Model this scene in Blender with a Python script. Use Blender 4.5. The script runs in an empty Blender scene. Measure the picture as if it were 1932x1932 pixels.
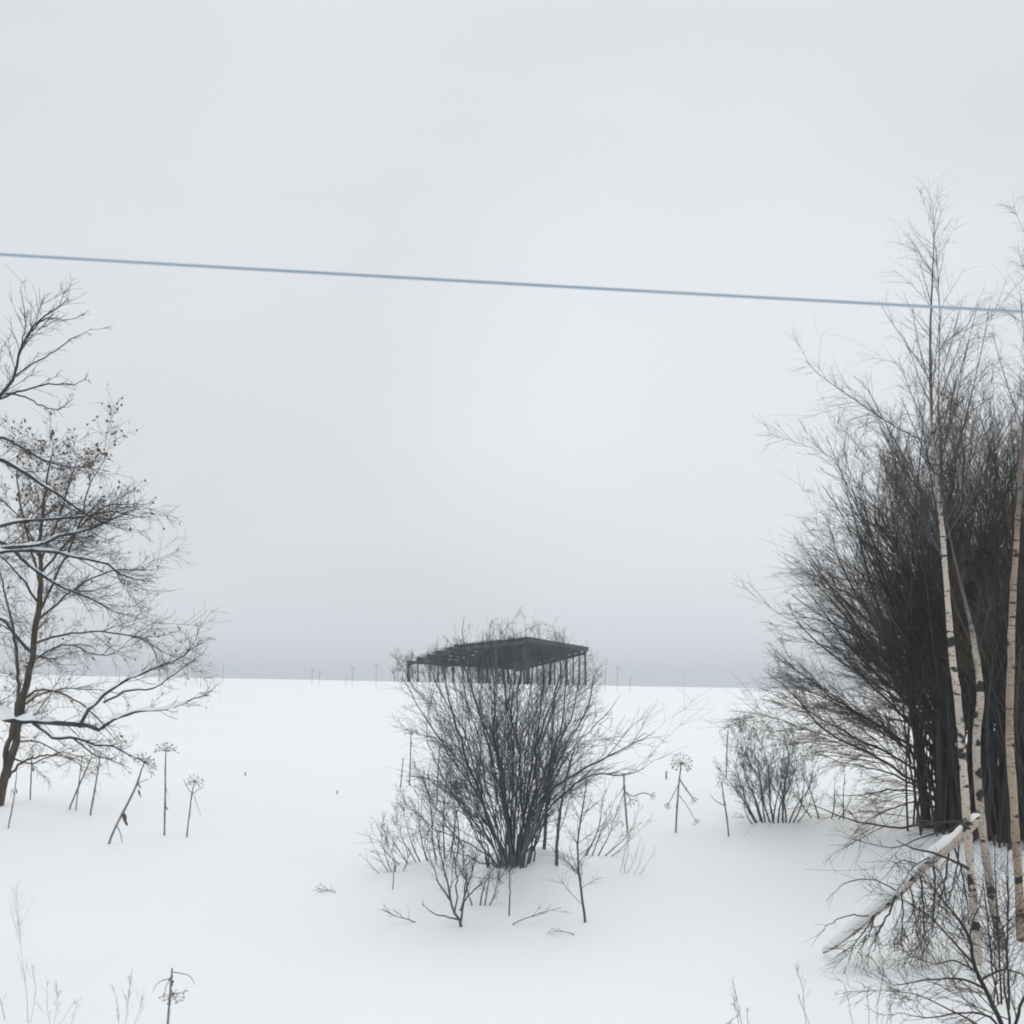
import bpy, math
import numpy as np

# ---------------------------------------------------------------- camera, sky, sun
S = bpy.context.scene
COL = S.collection
CAMZ = 4.0
F = 2654.0          # focal length in units of 1/1932 of the picture width
CX, VH = 966.0, 1326.0

cam_d = bpy.data.cameras.new("camera")
cam = bpy.data.objects.new("camera", cam_d)
COL.objects.link(cam)
cam.location = (0, 0, CAMZ)
cam.rotation_euler = (math.radians(90), 0, 0)
cam_d.sensor_width = 36.0
cam_d.lens = 36.0 * F / 1932.0
cam_d.shift_y = (VH - 966.0) / 1932.0
cam_d.clip_start = 0.1
cam_d.clip_end = 3000
cam_d.dof.use_dof = True
cam_d.dof.focus_distance = 25.0
cam_d.dof.aperture_fstop = 4.5
S.camera = cam

S.view_settings.view_transform = 'Standard'
S.view_settings.look = 'None'
S.view_settings.exposure = 0
S.view_settings.gamma = 1
S.view_settings.use_curve_mapping = False
S.cycles.pixel_filter_type = 'BLACKMAN_HARRIS'
S.cycles.filter_width = 1.9
S.cycles.max_bounces = 6
S.cycles.diffuse_bounces = 3
S.cycles.transparent_max_bounces = 4

SUN_EL, SUN_AZ = math.radians(42), math.radians(9)   # azimuth from +Y towards +X
sun_dir = (math.sin(SUN_AZ) * math.cos(SUN_EL), math.cos(SUN_AZ) * math.cos(SUN_EL), math.sin(SUN_EL))

world = bpy.data.worlds.new("World")
S.world = world
world.use_nodes = True
nt = world.node_tree
nt.nodes.clear()
N = nt.nodes.new
Lk = nt.links.new
w_out = N('ShaderNodeOutputWorld')
sky = N('ShaderNodeTexSky')
sky.sky_type = 'NISHITA'
sky.sun_disc = False
sky.sun_elevation = SUN_EL
sky.sun_rotation = SUN_AZ
bg_sky = N('ShaderNodeBackground'); bg_sky.inputs[1].default_value = 0.08
Lk(sky.outputs[0], bg_sky.inputs[0])
tc = N('ShaderNodeTexCoord')
sep = N('ShaderNodeSeparateXYZ'); Lk(tc.outputs['Generated'], sep.inputs[0])
ramp = N('ShaderNodeValToRGB'); Lk(sep.outputs['Z'], ramp.inputs[0])
el = ramp.color_ramp.elements
el[0].position = 0.0; el[0].color = (0.705, 0.760, 0.820, 1)
el[1].position = 1.0; el[1].color = (1.06, 1.06, 1.06, 1)
for p, c in ((0.035, (0.735, 0.778, 0.826, 1)), (0.10, (0.748, 0.784, 0.820, 1)), (0.20, (0.752, 0.784, 0.812, 1)), (0.42, (0.742, 0.773, 0.802, 1))):
    e = el.new(p); e.color = c
# soft variation of the cloud deck
mp = N('ShaderNodeMapping'); Lk(tc.outputs['Generated'], mp.inputs[0]); mp.inputs['Scale'].default_value = (2.2, 2.2, 4.5)
nz = N('ShaderNodeTexNoise'); nz.inputs['Scale'].default_value = 1.6; nz.inputs['Detail'].default_value = 3; nz.inputs['Roughness'].default_value = 0.4
Lk(mp.outputs[0], nz.inputs[0])
mr = N('ShaderNodeMapRange'); Lk(nz.outputs['Fac'], mr.inputs[0])
mr.inputs[1].default_value = 0.3; mr.inputs[2].default_value = 0.7; mr.inputs[3].default_value = 0.965; mr.inputs[4].default_value = 1.035
# the sun as a soft brighter patch behind the cloud
dt = N('ShaderNodeVectorMath'); dt.operation = 'DOT_PRODUCT'; dt.inputs[1].default_value = (math.sin(math.radians(8.5)) * math.cos(math.radians(13)), math.cos(math.radians(8.5)) * math.cos(math.radians(13)), math.sin(math.radians(13)))
Lk(tc.outputs['Generated'], dt.inputs[0])
gl = N('ShaderNodeMapRange'); gl.interpolation_type = 'SMOOTHSTEP'; Lk(dt.outputs['Value'], gl.inputs[0])
gl.inputs[1].default_value = math.cos(math.radians(15)); gl.inputs[2].default_value = 1.0; gl.inputs[3].default_value = 0.0; gl.inputs[4].default_value = 0.09
ad = N('ShaderNodeMath'); ad.operation = 'ADD'; Lk(mr.outputs[0], ad.inputs[0]); Lk(gl.outputs[0], ad.inputs[1])
mul = N('ShaderNodeVectorMath'); mul.operation = 'SCALE'; Lk(ramp.outputs[0], mul.inputs[0]); Lk(ad.outputs[0], mul.inputs['Scale'])
bg_cl = N('ShaderNodeBackground'); bg_cl.inputs[1].default_value = 1.0
Lk(mul.outputs[0], bg_cl.inputs[0])
mx = N('ShaderNodeMixShader'); mx.inputs[0].default_value = 0.975
Lk(bg_sky.outputs[0], mx.inputs[1]); Lk(bg_cl.outputs[0], mx.inputs[2]); Lk(mx.outputs[0], w_out.inputs[0])

sun_d = bpy.data.lights.new("sun", 'SUN')
sun_d.energy = 0.7
sun_d.angle = math.radians(40)
sun_d.color = (1.0, 0.97, 0.93)
sun = bpy.data.objects.new("sun", sun_d)
COL.objects.link(sun)
sun.location = (10, 40, 40)
sun.rotation_euler = (math.radians(90) - SUN_EL, 0, math.pi - SUN_AZ)

# ---------------------------------------------------------------- materials
def mat(name, base, rough=0.85):
    m = bpy.data.materials.new(name); m.use_nodes = True
    b = m.node_tree.nodes['Principled BSDF']
    b.inputs['Base Color'].default_value = (*base, 1)
    b.inputs['Roughness'].default_value = rough
    b.inputs['Specular IOR Level'].default_value = 0.2
    return m, m.node_tree, b

def noisy(name, c0, c1, scale=6.0, stretch=(1, 1, 1), rough=0.9, bump=0.0):
    m, t, b = mat(name, c0, rough)
    tcn = t.nodes.new('ShaderNodeTexCoord')
    mpn = t.nodes.new('ShaderNodeMapping'); mpn.inputs['Scale'].default_value = stretch
    n = t.nodes.new('ShaderNodeTexNoise'); n.inputs['Scale'].default_value = scale; n.inputs['Detail'].default_value = 4
    r = t.nodes.new('ShaderNodeValToRGB')
    r.color_ramp.elements[0].position = 0.35; r.color_ramp.elements[0].color = (*c0, 1)
    r.color_ramp.elements[1].position = 0.65; r.color_ramp.elements[1].color = (*c1, 1)
    t.links.new(tcn.outputs['Object'], mpn.inputs[0]); t.links.new(mpn.outputs[0], n.inputs[0])
    t.links.new(n.outputs['Fac'], r.inputs[0]); t.links.new(r.outputs[0], b.inputs['Base Color'])
    if bump:
        bp = t.nodes.new('ShaderNodeBump'); bp.inputs['Strength'].default_value = bump; bp.inputs['Distance'].default_value = 0.02
        t.links.new(n.outputs['Fac'], bp.inputs['Height']); t.links.new(bp.outputs[0], b.inputs['Normal'])
    return m

def birch_mat(name, light, light2, dark=(0.035, 0.03, 0.028), amount=0.60, z0=6.2, z1=9.2):
    m, t, b = mat(name, light, 0.75)
    L = t.links.new
    tcn = t.nodes.new('ShaderNodeTexCoord')
    base = t.nodes.new('ShaderNodeTexNoise'); base.inputs['Scale'].default_value = 1.7; base.inputs['Detail'].default_value = 3
    L(tcn.outputs['Object'], base.inputs[0])
    r = t.nodes.new('ShaderNodeValToRGB')
    r.color_ramp.elements[0].position = 0.35; r.color_ramp.elements[0].color = (*light, 1)
    r.color_ramp.elements[1].position = 0.7; r.color_ramp.elements[1].color = (*light2, 1)
    L(base.outputs['Fac'], r.inputs[0])
    last = r.outputs[0]
    for sc, lo, hi in (((4.5, 4.5, 19.0), amount + 0.03, amount + 0.11), ((3.2, 3.2, 5.5), amount + 0.02, amount + 0.06), ((14.0, 14.0, 70.0), amount + 0.03, amount + 0.10)):
        mp_ = t.nodes.new('ShaderNodeMapping'); mp_.inputs['Scale'].default_value = sc
        L(tcn.outputs['Object'], mp_.inputs[0])
        n = t.nodes.new('ShaderNodeTexNoise'); n.inputs['Scale'].default_value = 1.0; n.inputs['Detail'].default_value = 2
        L(mp_.outputs[0], n.inputs[0])
        g = t.nodes.new('ShaderNodeMapRange'); g.inputs[1].default_value = lo; g.inputs[2].default_value = hi
        L(n.outputs['Fac'], g.inputs[0])
        mxn = t.nodes.new('ShaderNodeMixRGB'); mxn.inputs[2].default_value = (*dark, 1)
        L(g.outputs[0], mxn.inputs[0]); L(last, mxn.inputs[1]); last = mxn.outputs[0]
    sepz = t.nodes.new('ShaderNodeSeparateXYZ'); L(tcn.outputs['Object'], sepz.inputs[0])
    gz = t.nodes.new('ShaderNodeMapRange'); gz.inputs[1].default_value = z0; gz.inputs[2].default_value = z1; gz.inputs[3].default_value = 0.0; gz.inputs[4].default_value = 0.92
    L(sepz.outputs['Z'], gz.inputs[0])
    top = t.nodes.new('ShaderNodeMixRGB'); top.inputs[2].default_value = (0.13, 0.105, 0.095, 1)
    L(gz.outputs[0], top.inputs[0]); L(last, top.inputs[1]); last = top.outputs[0]
    L(last, b.inputs['Base Color'])
    return m

M = {}
M['dark'] = noisy('dark_bark', (0.032, 0.031, 0.030), (0.060, 0.056, 0.052), 7, (1, 1, 0.4), bump=0.3)
M['grey'] = noisy('grey_bark', (0.040, 0.043, 0.045), (0.085, 0.087, 0.088), 7, (1, 1, 0.5), bump=0.3)
M['brown'] = noisy('brown_bark', (0.055, 0.043, 0.034), (0.11, 0.088, 0.068), 6, (1, 1, 0.4), bump=0.3)
M['browntwig'] = noisy('brown_twig', (0.07, 0.055, 0.040), (0.12, 0.095, 0.065), 3)
M['olive'] = noisy('olive_twig', (0.034, 0.033, 0.031), (0.105, 0.090, 0.066), 0.9)
M['bushbark'] = noisy('bush_bark', (0.075, 0.080, 0.085), (0.125, 0.130, 0.134), 5, (1, 1, 0.5))
M['birch'] = birch_mat('birch_bark', (0.60, 0.53, 0.465), (0.46, 0.395, 0.335), amount=0.575)
M['birchmid'] = birch_mat('grey_birch_bark', (0.50, 0.44, 0.39), (0.40, 0.345, 0.30), amount=0.56, z0=4.7, z1=5.4)
M['birchtan'] = birch_mat('tan_birch_bark', (0.44, 0.345, 0.26), (0.31, 0.235, 0.175), amount=0.575, z0=5.6, z1=7.6)
M['birchtwig'] = noisy('birch_twig', (0.07, 0.062, 0.062), (0.12, 0.105, 0.10), 2)
M['stalk'] = noisy('dry_stalk', (0.17, 0.168, 0.17), (0.29, 0.28, 0.275), 4, (3, 3, 1))
M['umbel'] = noisy('dry_umbel', (0.10, 0.088, 0.082), (0.17, 0.15, 0.14), 9)
M['straw'] = noisy('pale_weed', (0.36, 0.34, 0.32), (0.48, 0.46, 0.43), 4)
M['leaf'] = noisy('dry_leaf', (0.09, 0.05, 0.032), (0.16, 0.095, 0.06), 5)
M['wood'] = noisy('old_wood', (0.055, 0.054, 0.056), (0.12, 0.115, 0.115), 1.5, (1, 1, 3))
M['wire'] = noisy('cable_sheath', (0.28, 0.39, 0.48), (0.34, 0.45, 0.54), 1.5, rough=0.5)

def snow_mat(name, bump=0.3):
    m, t, b = mat(name, (0.875, 0.888, 0.90), 0.7)
    L = t.links.new
    tcn = t.nodes.new('ShaderNodeTexCoord')
    n1 = t.nodes.new('ShaderNodeTexNoise'); n1.inputs['Scale'].default_value = 0.35; n1.inputs['Detail'].default_value = 5
    n2 = t.nodes.new('ShaderNodeTexNoise'); n2.inputs['Scale'].default_value = 9; n2.inputs['Detail'].default_value = 4
    L(tcn.outputs['Object'], n1.inputs[0]); L(tcn.outputs['Object'], n2.inputs[0])
    mx_ = t.nodes.new('ShaderNodeMath'); mx_.operation = 'MULTIPLY_ADD'; mx_.inputs[1].default_value = 0.12
    L(n2.outputs['Fac'], mx_.inputs[0]); L(n1.outputs['Fac'], mx_.inputs[2])
    bp = t.nodes.new('ShaderNodeBump'); bp.inputs['Strength'].default_value = bump; bp.inputs['Distance'].default_value = 0.25
    L(mx_.outputs[0], bp.inputs['Height']); L(bp.outputs[0], b.inputs['Normal'])
    return m
M['snow'] = snow_mat('snow')
M['snowcap'] = snow_mat('branch_snow', 0.05)

# ---------------------------------------------------------------- object helpers
def new_mesh(name, V, faces_list, m, parent=None, smooth=True):
    """V (n,3); faces_list: list of (k, int array (f,k))"""
    me = bpy.data.meshes.new(name)
    V = np.asarray(V, dtype=np.float32)
    me.vertices.add(len(V)); me.vertices.foreach_set('co', V.ravel())
    loops = np.concatenate([f.ravel() for k, f in faces_list]).astype(np.int32)
    tot = np.concatenate([np.full(len(f), k) for k, f in faces_list]).astype(np.int32)
    start = np.concatenate([[0], np.cumsum(tot)[:-1]]).astype(np.int32)
    me.loops.add(len(loops)); me.loops.foreach_set('vertex_index', loops)
    me.polygons.add(len(tot)); me.polygons.foreach_set('loop_start', start); me.polygons.foreach_set('loop_total', tot)
    me.polygons.foreach_set('use_smooth', np.full(len(tot), smooth))
    me.update(calc_edges=True)
    me.materials.append(m)
    o = bpy.data.objects.new(name, me)
    COL.objects.link(o)
    if parent is not None:
        o.parent = parent
        o.matrix_parent_inverse.identity()
        o.location = [-c for c in parent.location] if parent.parent is None else (0, 0, 0)      # meshes are written in world coordinates
    return o

def thing(name, label, cat, loc, group=None):
    o = bpy.data.objects.new(name, None)
    o.empty_display_size = 0.2
    COL.objects.link(o)
    o.location = loc
    o['label'] = label; o['category'] = cat
    if group: o['group'] = group
    return o

def norm(a): return a / np.maximum(np.linalg.norm(a, axis=-1, keepdims=True), 1e-9)

def tubes(P, R, sides):
    """P (N,n,3), R (N,n) -> V, faces"""
    P = np.asarray(P, float); R = np.asarray(R, float)
    Nn, n = R.shape
    T = np.empty_like(P)
    T[:, 1:-1] = P[:, 2:] - P[:, :-2]; T[:, 0] = P[:, 1] - P[:, 0]; T[:, -1] = P[:, -1] - P[:, -2]
    T = norm(T)
    mean = norm(P[:, -1] - P[:, 0])
    ref = np.where(np.abs(mean[:, 2:3]) < 0.75, np.array([[0, 0, 1.0]]), np.array([[1.0, 0.3, 0]]))[:, None, :]
    A = norm(np.cross(T, np.broadcast_to(ref, T.shape))); B = np.cross(T, A)
    ang = np.arange(sides) * 2 * np.pi / sides
    V = P[:, :, None, :] + R[:, :, None, None] * (np.cos(ang)[None, None, :, None] * A[:, :, None, :] + np.sin(ang)[None, None, :, None] * B[:, :, None, :])
    ids = np.arange(Nn * n * sides).reshape(Nn, n, sides)
    a = ids[:, :-1, :]; b = ids[:, 1:, :]
    q = np.stack([a, np.roll(a, -1, 2), np.roll(b, -1, 2), b], -1).reshape(-1, 4)
    fl = [(4, q)]
    if sides > 3:
        fl.append((sides, ids[:, -1, :].reshape(-1, sides)))
    return V.reshape(-1, 3), fl

class Mesh:
    def __init__(self): self.V = []; self.F = []; self.n = 0
    def add(self, V, fl):
        self.V.append(V)
        for k, f in fl: self.F.append((k, f + self.n))
        self.n += len(V)
    def tubes(self, P, R, sides=3): 
        if len(P): self.add(*tubes(P, R, sides))
        return self
    def box(self, a, b, w, h):
        """a beam from a to b of width w and height h"""
        a = np.array(a, float); b = np.array(b, float); t = norm(b - a)
        up = np.array([0, 0, 1.0]) if abs(t[2]) < 0.8 else np.array([0, 1.0, 0])
        s = norm(np.cross(t, up)); u = np.cross(s, t)
        V = np.array([p + x * s * w / 2 + y * u * h / 2 for p in (a, b) for x, y in ((-1, -1), (1, -1), (1, 1), (-1, 1))])
        q = np.array([[0, 1, 2, 3], [7, 6, 5, 4], [0, 4, 5, 1], [1, 5, 6, 2], [2, 6, 7, 3], [3, 7, 4, 0]])
        self.add(V, [(4, q)]); return self
    def build(self, name, m, parent=None, stuff=False, smooth=True):
        V = np.concatenate(self.V)
        by = {}
        for k, f in self.F: by.setdefault(k, []).append(f)
        o = new_mesh(name, V, [(k, np.concatenate(f)) for k, f in by.items()], m, parent, smooth)
        if stuff: o['kind'] = 'stuff'
        return o

def W(u, v, d):
    u = np.asarray(u, float); v = np.asarray(v, float); d = np.asarray(d, float) + 0 * u
    return np.stack([(u - CX) * d / F, d, CAMZ - (v - VH) * d / F], -1)

def resample(pts, n):
    """Catmull-Rom through the rows of pts, n samples spaced evenly in the first two columns"""
    p = np.asarray(pts, float)
    if len(p) == 2: p = np.stack([p[0], (p[0] + p[1]) / 2, p[1]])
    q = np.vstack([2 * p[0] - p[1], p, 2 * p[-1] - p[-2]])
    out = []
    for i in range(len(p) - 1):
        t = np.linspace(0, 1, 12, endpoint=False)[:, None]
        a, b, c, d = q[i], q[i + 1], q[i + 2], q[i + 3]
        out.append(0.5 * (2 * b + (c - a) * t + (2 * a - 5 * b + 4 * c - d) * t ** 2 + (3 * b - a - 3 * c + d) * t ** 3))
    out = np.vstack(out + [p[-1:]])
    s = np.concatenate([[0], np.cumsum(np.linalg.norm(np.diff(out[:, :2], axis=0), axis=1))])
    x = np.linspace(0, s[-1], n)
    return np.stack([np.interp(x, s, out[:, k]) for k in range(out.shape[1])], -1)

def limb(pts, d, n=16, jit=1.0):
    """pts rows (u, v, width in picture units, depth offset in metres) -> P (n,3), R (n)"""
    r = resample([(a[0], a[1], a[2], a[3] if len(a) > 3 else 0.0) for a in pts], n)
    dd = d + r[:, 3]
    jr = np.random.default_rng(int(abs(pts[-1][0]) * 7 + abs(pts[-1][1])))
    j = jr.normal(size=(n, 2)) * np.clip(0.9 + 0.12 * r[:, 2:3], 0.9, 2.2) * 0.8 * (r[:, 2:3] < 14) * np.minimum(1, np.arange(n) / 3)[:, None]
    r[:, :2] += j * jit
    return W(r[:, 0], r[:, 1], dd), np.maximum(r[:, 2], 0.15) * dd / F / 2

def limbs(list_pts, d, n=16):
    a = [limb(p, d, n) for p in list_pts]
    return np.stack([x[0] for x in a]), np.stack([x[1] for x in a])

def grow(rng, P, R, per, t0, t1, ang, angsd, L, Lsd=0.3, nseg=4, wob=0.12, trop=(0, 0, 0.0), droop=0.0, rr=0.55, rmin=0.002, prof=None, absL=False, flat=None):
    Nn, n = R.shape
    pl_ = np.linalg.norm(np.diff(P, axis=1), axis=2).sum(1) if Nn else np.zeros(0)
    cnt = rng.poisson(per * np.clip(pl_ / max(pl_.mean(), 1e-6), 0.15, 2.2), Nn) if np.isscalar(per) and Nn else rng.poisson(np.asarray(per), Nn)
    idx = np.repeat(np.arange(Nn), cnt)
    if len(idx) == 0: return np.zeros((0, nseg + 1, 3)), np.zeros((0, nseg + 1))
    t = t0 + (t1 - t0) * rng.random(len(idx)) ** 0.85
    x = np.clip(t * (n - 1), 0, n - 1.001); i = x.astype(int); f = (x - i)[:, None]
    p0 = P[idx, i] * (1 - f) + P[idx, i + 1] * f
    r0 = (R[idx, i] * (1 - f[:, 0]) + R[idx, i + 1] * f[:, 0])
    tan = norm(P[idx, i + 1] - P[idx, i])
    plen = np.linalg.norm(np.diff(P, axis=1), axis=2).sum(1)[idx]
    rnd = norm(rng.normal(size=(len(idx), 3)) * (np.array(flat) if flat is not None else 1.0))
    perp = norm(rnd - (rnd * tan).sum(1, keepdims=True) * tan)
    a = np.radians(rng.normal(ang, angsd, len(idx)))[:, None]
    d = norm(np.cos(a) * tan + np.sin(a) * perp)
    ln = (L if absL else L * plen) * np.exp(rng.normal(0, Lsd, len(idx)))
    if prof is not None: ln = ln * prof(t)
    ln = np.maximum(ln, 0.04)
    out = np.empty((len(idx), nseg + 1, 3)); out[:, 0] = p0
    seg = (ln / nseg)[:, None]
    tr = np.array(trop, float)
    for k in range(nseg):
        out[:, k + 1] = out[:, k] + d * seg
        d = norm(d + rng.normal(0, wob, d.shape) + tr + np.array([0, 0, -droop]) * (k + 1) / nseg)
    rb = np.maximum(np.minimum(r0 * rr, ln * 0.0068 + 0.0022), rmin)
    taper = np.linspace(1, 0.45, nseg + 1)[None, :]
    return out, np.maximum(rb[:, None] * taper, rmin * 0.6)

# ---------------------------------------------------------------- ground
PROF_D = np.array([-60, 0, 8, 14, 18, 21.5, 23.5, 26, 29, 31, 36, 45, 60, 75, 88, 100, 130, 200, 400, 900])
PROF_Z = np.array([-3.4, -3.6, -3.60, -3.60, -3.62, -3.62, -3.47, -3.16, -2.77, -2.52, -2.09, -1.42, -0.40, 0.55, 1.18, 1.34, 0.9, -1.5, -9, -30])
_kd = np.linspace(-60, 900, 4801)
_kz = np.interp(_kd, PROF_D, PROF_Z)
_ker = np.exp(-0.5 * (np.arange(-40, 41) / 10.0) ** 2); _ker /= _ker.sum()
_kz = np.convolve(np.pad(_kz, 40, mode='edge'), _ker, mode='valid')
MOUNDS = []      # (x, y, sx, sy, h)
def height(x, y):
    x = np.asarray(x, float); y = np.asarray(y, float)
    z = np.interp(y, _kd, _kz)
    k = np.clip((y - 20) / 70, 0, 1)
    xx = np.clip(x, -70, 70)
    z = z - xx * 0.019 * k
    z = z + 0.10 * np.sin(x * 0.21 + 1.3) * np.sin(y * 0.17 + 0.4) * np.clip(1.3 - y / 90, 0, 1)
    z = z + 0.045 * np.sin(x * 0.63 + y * 0.31) * np.sin(y * 0.55 - x * 0.2 + 2) * np.clip(1.2 - y / 80, 0, 1)
    z = z + 0.02 * np.sin(x * 1.7 + 0.8 * y) * np.sin(y * 1.45 - 0.5 * x + 1) * np.clip(1.2 - y / 60, 0, 1)
    for mxx, my, sx, sy, h in MOUNDS:
        z = z + h * np.exp(-0.5 * (((x - mxx) / sx) ** 2 + ((y - my) / sy) ** 2))
    return CAMZ + z
_dd = np.linspace(6, 120, 9000)
def G(u, v):
    """where the sight line through picture point (u, v) meets the snow"""
    ray = W(np.full_like(_dd, u), np.full_like(_dd, v), _dd)
    hit = np.nonzero(ray[:, 2] <= height(ray[:, 0], ray[:, 1]))[0]
    i = hit[0] if len(hit) else int(np.searchsorted(_dd, 88))
    p = ray[i].copy(); p[2] = height(p[0], p[1])
    return p
for u, v, sx, sy, h in ((965, 1655, 1.4, 0.9, 0.40), (1030, 1622, 0.42, 0.5, 0.22), (880, 1730, 1.1, 0.8, 0.10), (1790, 1585, 1.6, 1.6, 0.15), (1060, 1715, 0.8, 0.8, 0.10), (20, 1520, 2.0, 1.5, 0.2), (1475, 1555, 1.1, 0.9, 0.12), (1850, 1800, 1.0, 0.9, 0.15), (1560, 1795, 0.8, 0.5, 0.10), (700, 1690, 1.3, 0.8, 0.08), (1846, 1815, .3, .35, .12), (1893, 1792, .3, .35, .12), (1927, 1795, .3, .35, .12), (868, 1748, .25, .3, .07), (1105, 1740, .2, .25, .05)):
    p = G(u, v); MOUNDS.append((p[0], p[1], sx, sy, h))

ys = np.concatenate([np.linspace(-60, 6, 34), np.arange(6.3, 40, 0.22), np.arange(40, 110, 1.0), np.linspace(112, 500, 40)])
xs = np.concatenate([np.linspace(-300, -60, 20), np.arange(-58, -16, 1.5), np.arange(-16, 16, 0.22), np.arange(16, 58, 1.5), np.linspace(60, 300, 20)])
X, Y = np.meshgrid(xs, ys)
V = np.stack([X.ravel(), Y.ravel(), height(X, Y).ravel()], -1)
ids = np.arange(len(V)).reshape(len(ys), len(xs))
q = np.stack([ids[:-1, :-1], ids[:-1, 1:], ids[1:, 1:], ids[1:, :-1]], -1).reshape(-1, 4)
ground = new_mesh('snow_field', V, [(4, q)], M['snow'])
ground['kind'] = 'structure'
ground['label'] = 'white snow covered field rising to a low crest'

def sink(p, dz=0.08):
    return (p[0], p[1], p[2] - dz)

# ---------------------------------------------------------------- overhead wire
dW = 5.0
ts = np.linspace(-0.9, 1.9, 40)
uu = ts * 1932
vv = 480 + 108 * ts - 9 * 4 * ts * (1 - ts) * -0.15
wp = W(uu, vv, dW)
w = Mesh().tubes(wp[None], np.full((1, 40), 5.6 * dW / F / 2), 8).build('overhead_wire', M['wire'])
w['label'] = 'blue grey overhead wire slanting down across the empty sky'; w['category'] = 'wire'

# ---------------------------------------------------------------- open shed behind the crest
rng = np.random.default_rng(5)
cN = W(989, 1204, 97); cR = W(1105, 1224, 100); cL = W(771, 1246, 104); cF = W(972, 1258, 109); cM = W(862, 1217, 100.5)
def patch(s, t, up=0.0):
    a = (cN * (1 - s / 0.6) + cM * s / 0.6) if s < 0.6 else (cM * (1 - (s - 0.6) / 0.4) + cL * (s - 0.6) / 0.4); b = cR * (1 - s) + cF * s
    p = a * (1 - t) + b * t
    return p + np.array([0, 0, up])
shed = thing('open_shed', 'dark wooden open shed on posts behind the snow crest, roof partly fallen in', 'shed', (0.5, 103, height(0.5, 103)))
NP = 13
for i in range(NP):
    s = i / (NP - 1)
    a = patch(s, -0.012, -0.12); b = patch(s, 1.015, -0.12)
    Mesh().box(a, b, 0.16, 0.22).build('purlin', M['wood'], shed, smooth=False)
    if i % 1 == 0:
        for t in (0.0, 1.0):
            if t == 0.0 and i not in (0, 3, 6, 9, 11, 12): continue
            p = patch(s, t, -0.2)
            gz = height(p[0], p[1]) - 0.15
            wd = 0.15 if i in (0, 12) else 0.11
            Mesh().box((p[0], p[1], gz), (p[0] + rng.normal(0, .04), p[1], p[2]), wd, wd).build('post', M['wood'], shed, smooth=False)
for t in (0.33, 0.66):
    for i in (2, 5, 8, 11):
        p = patch(i / (NP - 1), t, -0.2)
        Mesh().box((p[0], p[1], height(p[0], p[1]) - 0.1), p, 0.15, 0.15).build('post', M['wood'], shed, smooth=False)
for t in (0.0, 0.33, 0.66, 1.0):
    Mesh().box(patch(0, t, -0.30), patch(0.6, t, -0.30), 0.14, 0.20).box(patch(0.6, t, -0.30), patch(1, t, -0.30), 0.135, 0.195).build('beam', M['wood'], shed, smooth=False)
# roof boards run across the purlins; the far left ones are gone
NB = 34
for j in range(NB):
    t = (j + 0.5) / NB
    send = 0.70 + 0.05 * rng.random() if t > 0.72 else (0.62 + 0.37 * rng.random() ** 0.6 if t < 0.55 else 0.93 + 0.06 * rng.random())
    if t < 0.15: send = 0.80 + 0.06 * (j % 3)
    s0 = -0.012
    if j in (3, 9): s0 = 0.06
    a = patch(s0, t, 0.03 + 0.02 * (j % 2)); b = patch(send, t, 0.03 + 0.02 * (j % 2))
    wd = np.linalg.norm(patch(0.2, t + .5 / NB) - patch(0.2, t - .5 / NB)) * 1.25
    mbd = Mesh()
    if send > 0.6:
        c = patch(0.6, t, 0.03 + 0.02 * (j % 2))
        mbd.box(a, c, wd, 0.035).box(c, b, wd, 0.034)
    else: mbd.box(a, b, wd, 0.035)
    mbd.build('roof_board', M['wood'], shed, smooth=False)
# gable end fascia
Mesh().box(patch(-0.02, -0.02, -0.05), patch(-0.02, 1.02, -0.05), 0.05, 0.30).build('fascia', M['wood'], shed, smooth=False)
# snow lying on the roof edge in lumps
sn = Mesh()
for k in range(64):
    s = rng.random() ** 0.7 * 0.97; t = rng.random() ** 2.2 * 0.3
    p = patch(s, t, 0.10)
    ln = 0.3 + 0.5 * rng.random()
    a = p + np.array([-ln, rng.normal(0, .2), 0.02]); b = p + np.array([ln, rng.normal(0, .2), 0.02])
    Pp = np.stack([a, a * .7 + b * .3 + [0, 0, .04], a * .3 + b * .7 + [0, 0, .04], b])[None]
    hgt = 0.07 + 0.11 * rng.random() * (1.6 if s > 0.45 else 0.7)
    sn.tubes(Pp, np.array([[0.02, hgt, hgt * 0.9, 0.02]]), 6)
so = sn.build('roof_snow', M['snowcap'], shed, stuff=True)

# ---------------------------------------------------------------- generic shrubs and trees
def finish(root, stems, twig_levels, m_stem, m_twig, sides=6, tname='stem', cname='twigs', tside=3):
    P, R = stems
    for i in range(len(P)):
        Mesh().tubes(P[i:i + 1], R[i:i + 1], sides).build(tname, m_stem, root)
    mb = Mesh()
    for (p, r) in twig_levels:
        if len(p): mb.tubes(p, r, tside)
    if mb.n: return mb.build(cname, m_twig, root, stuff=True)

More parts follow.
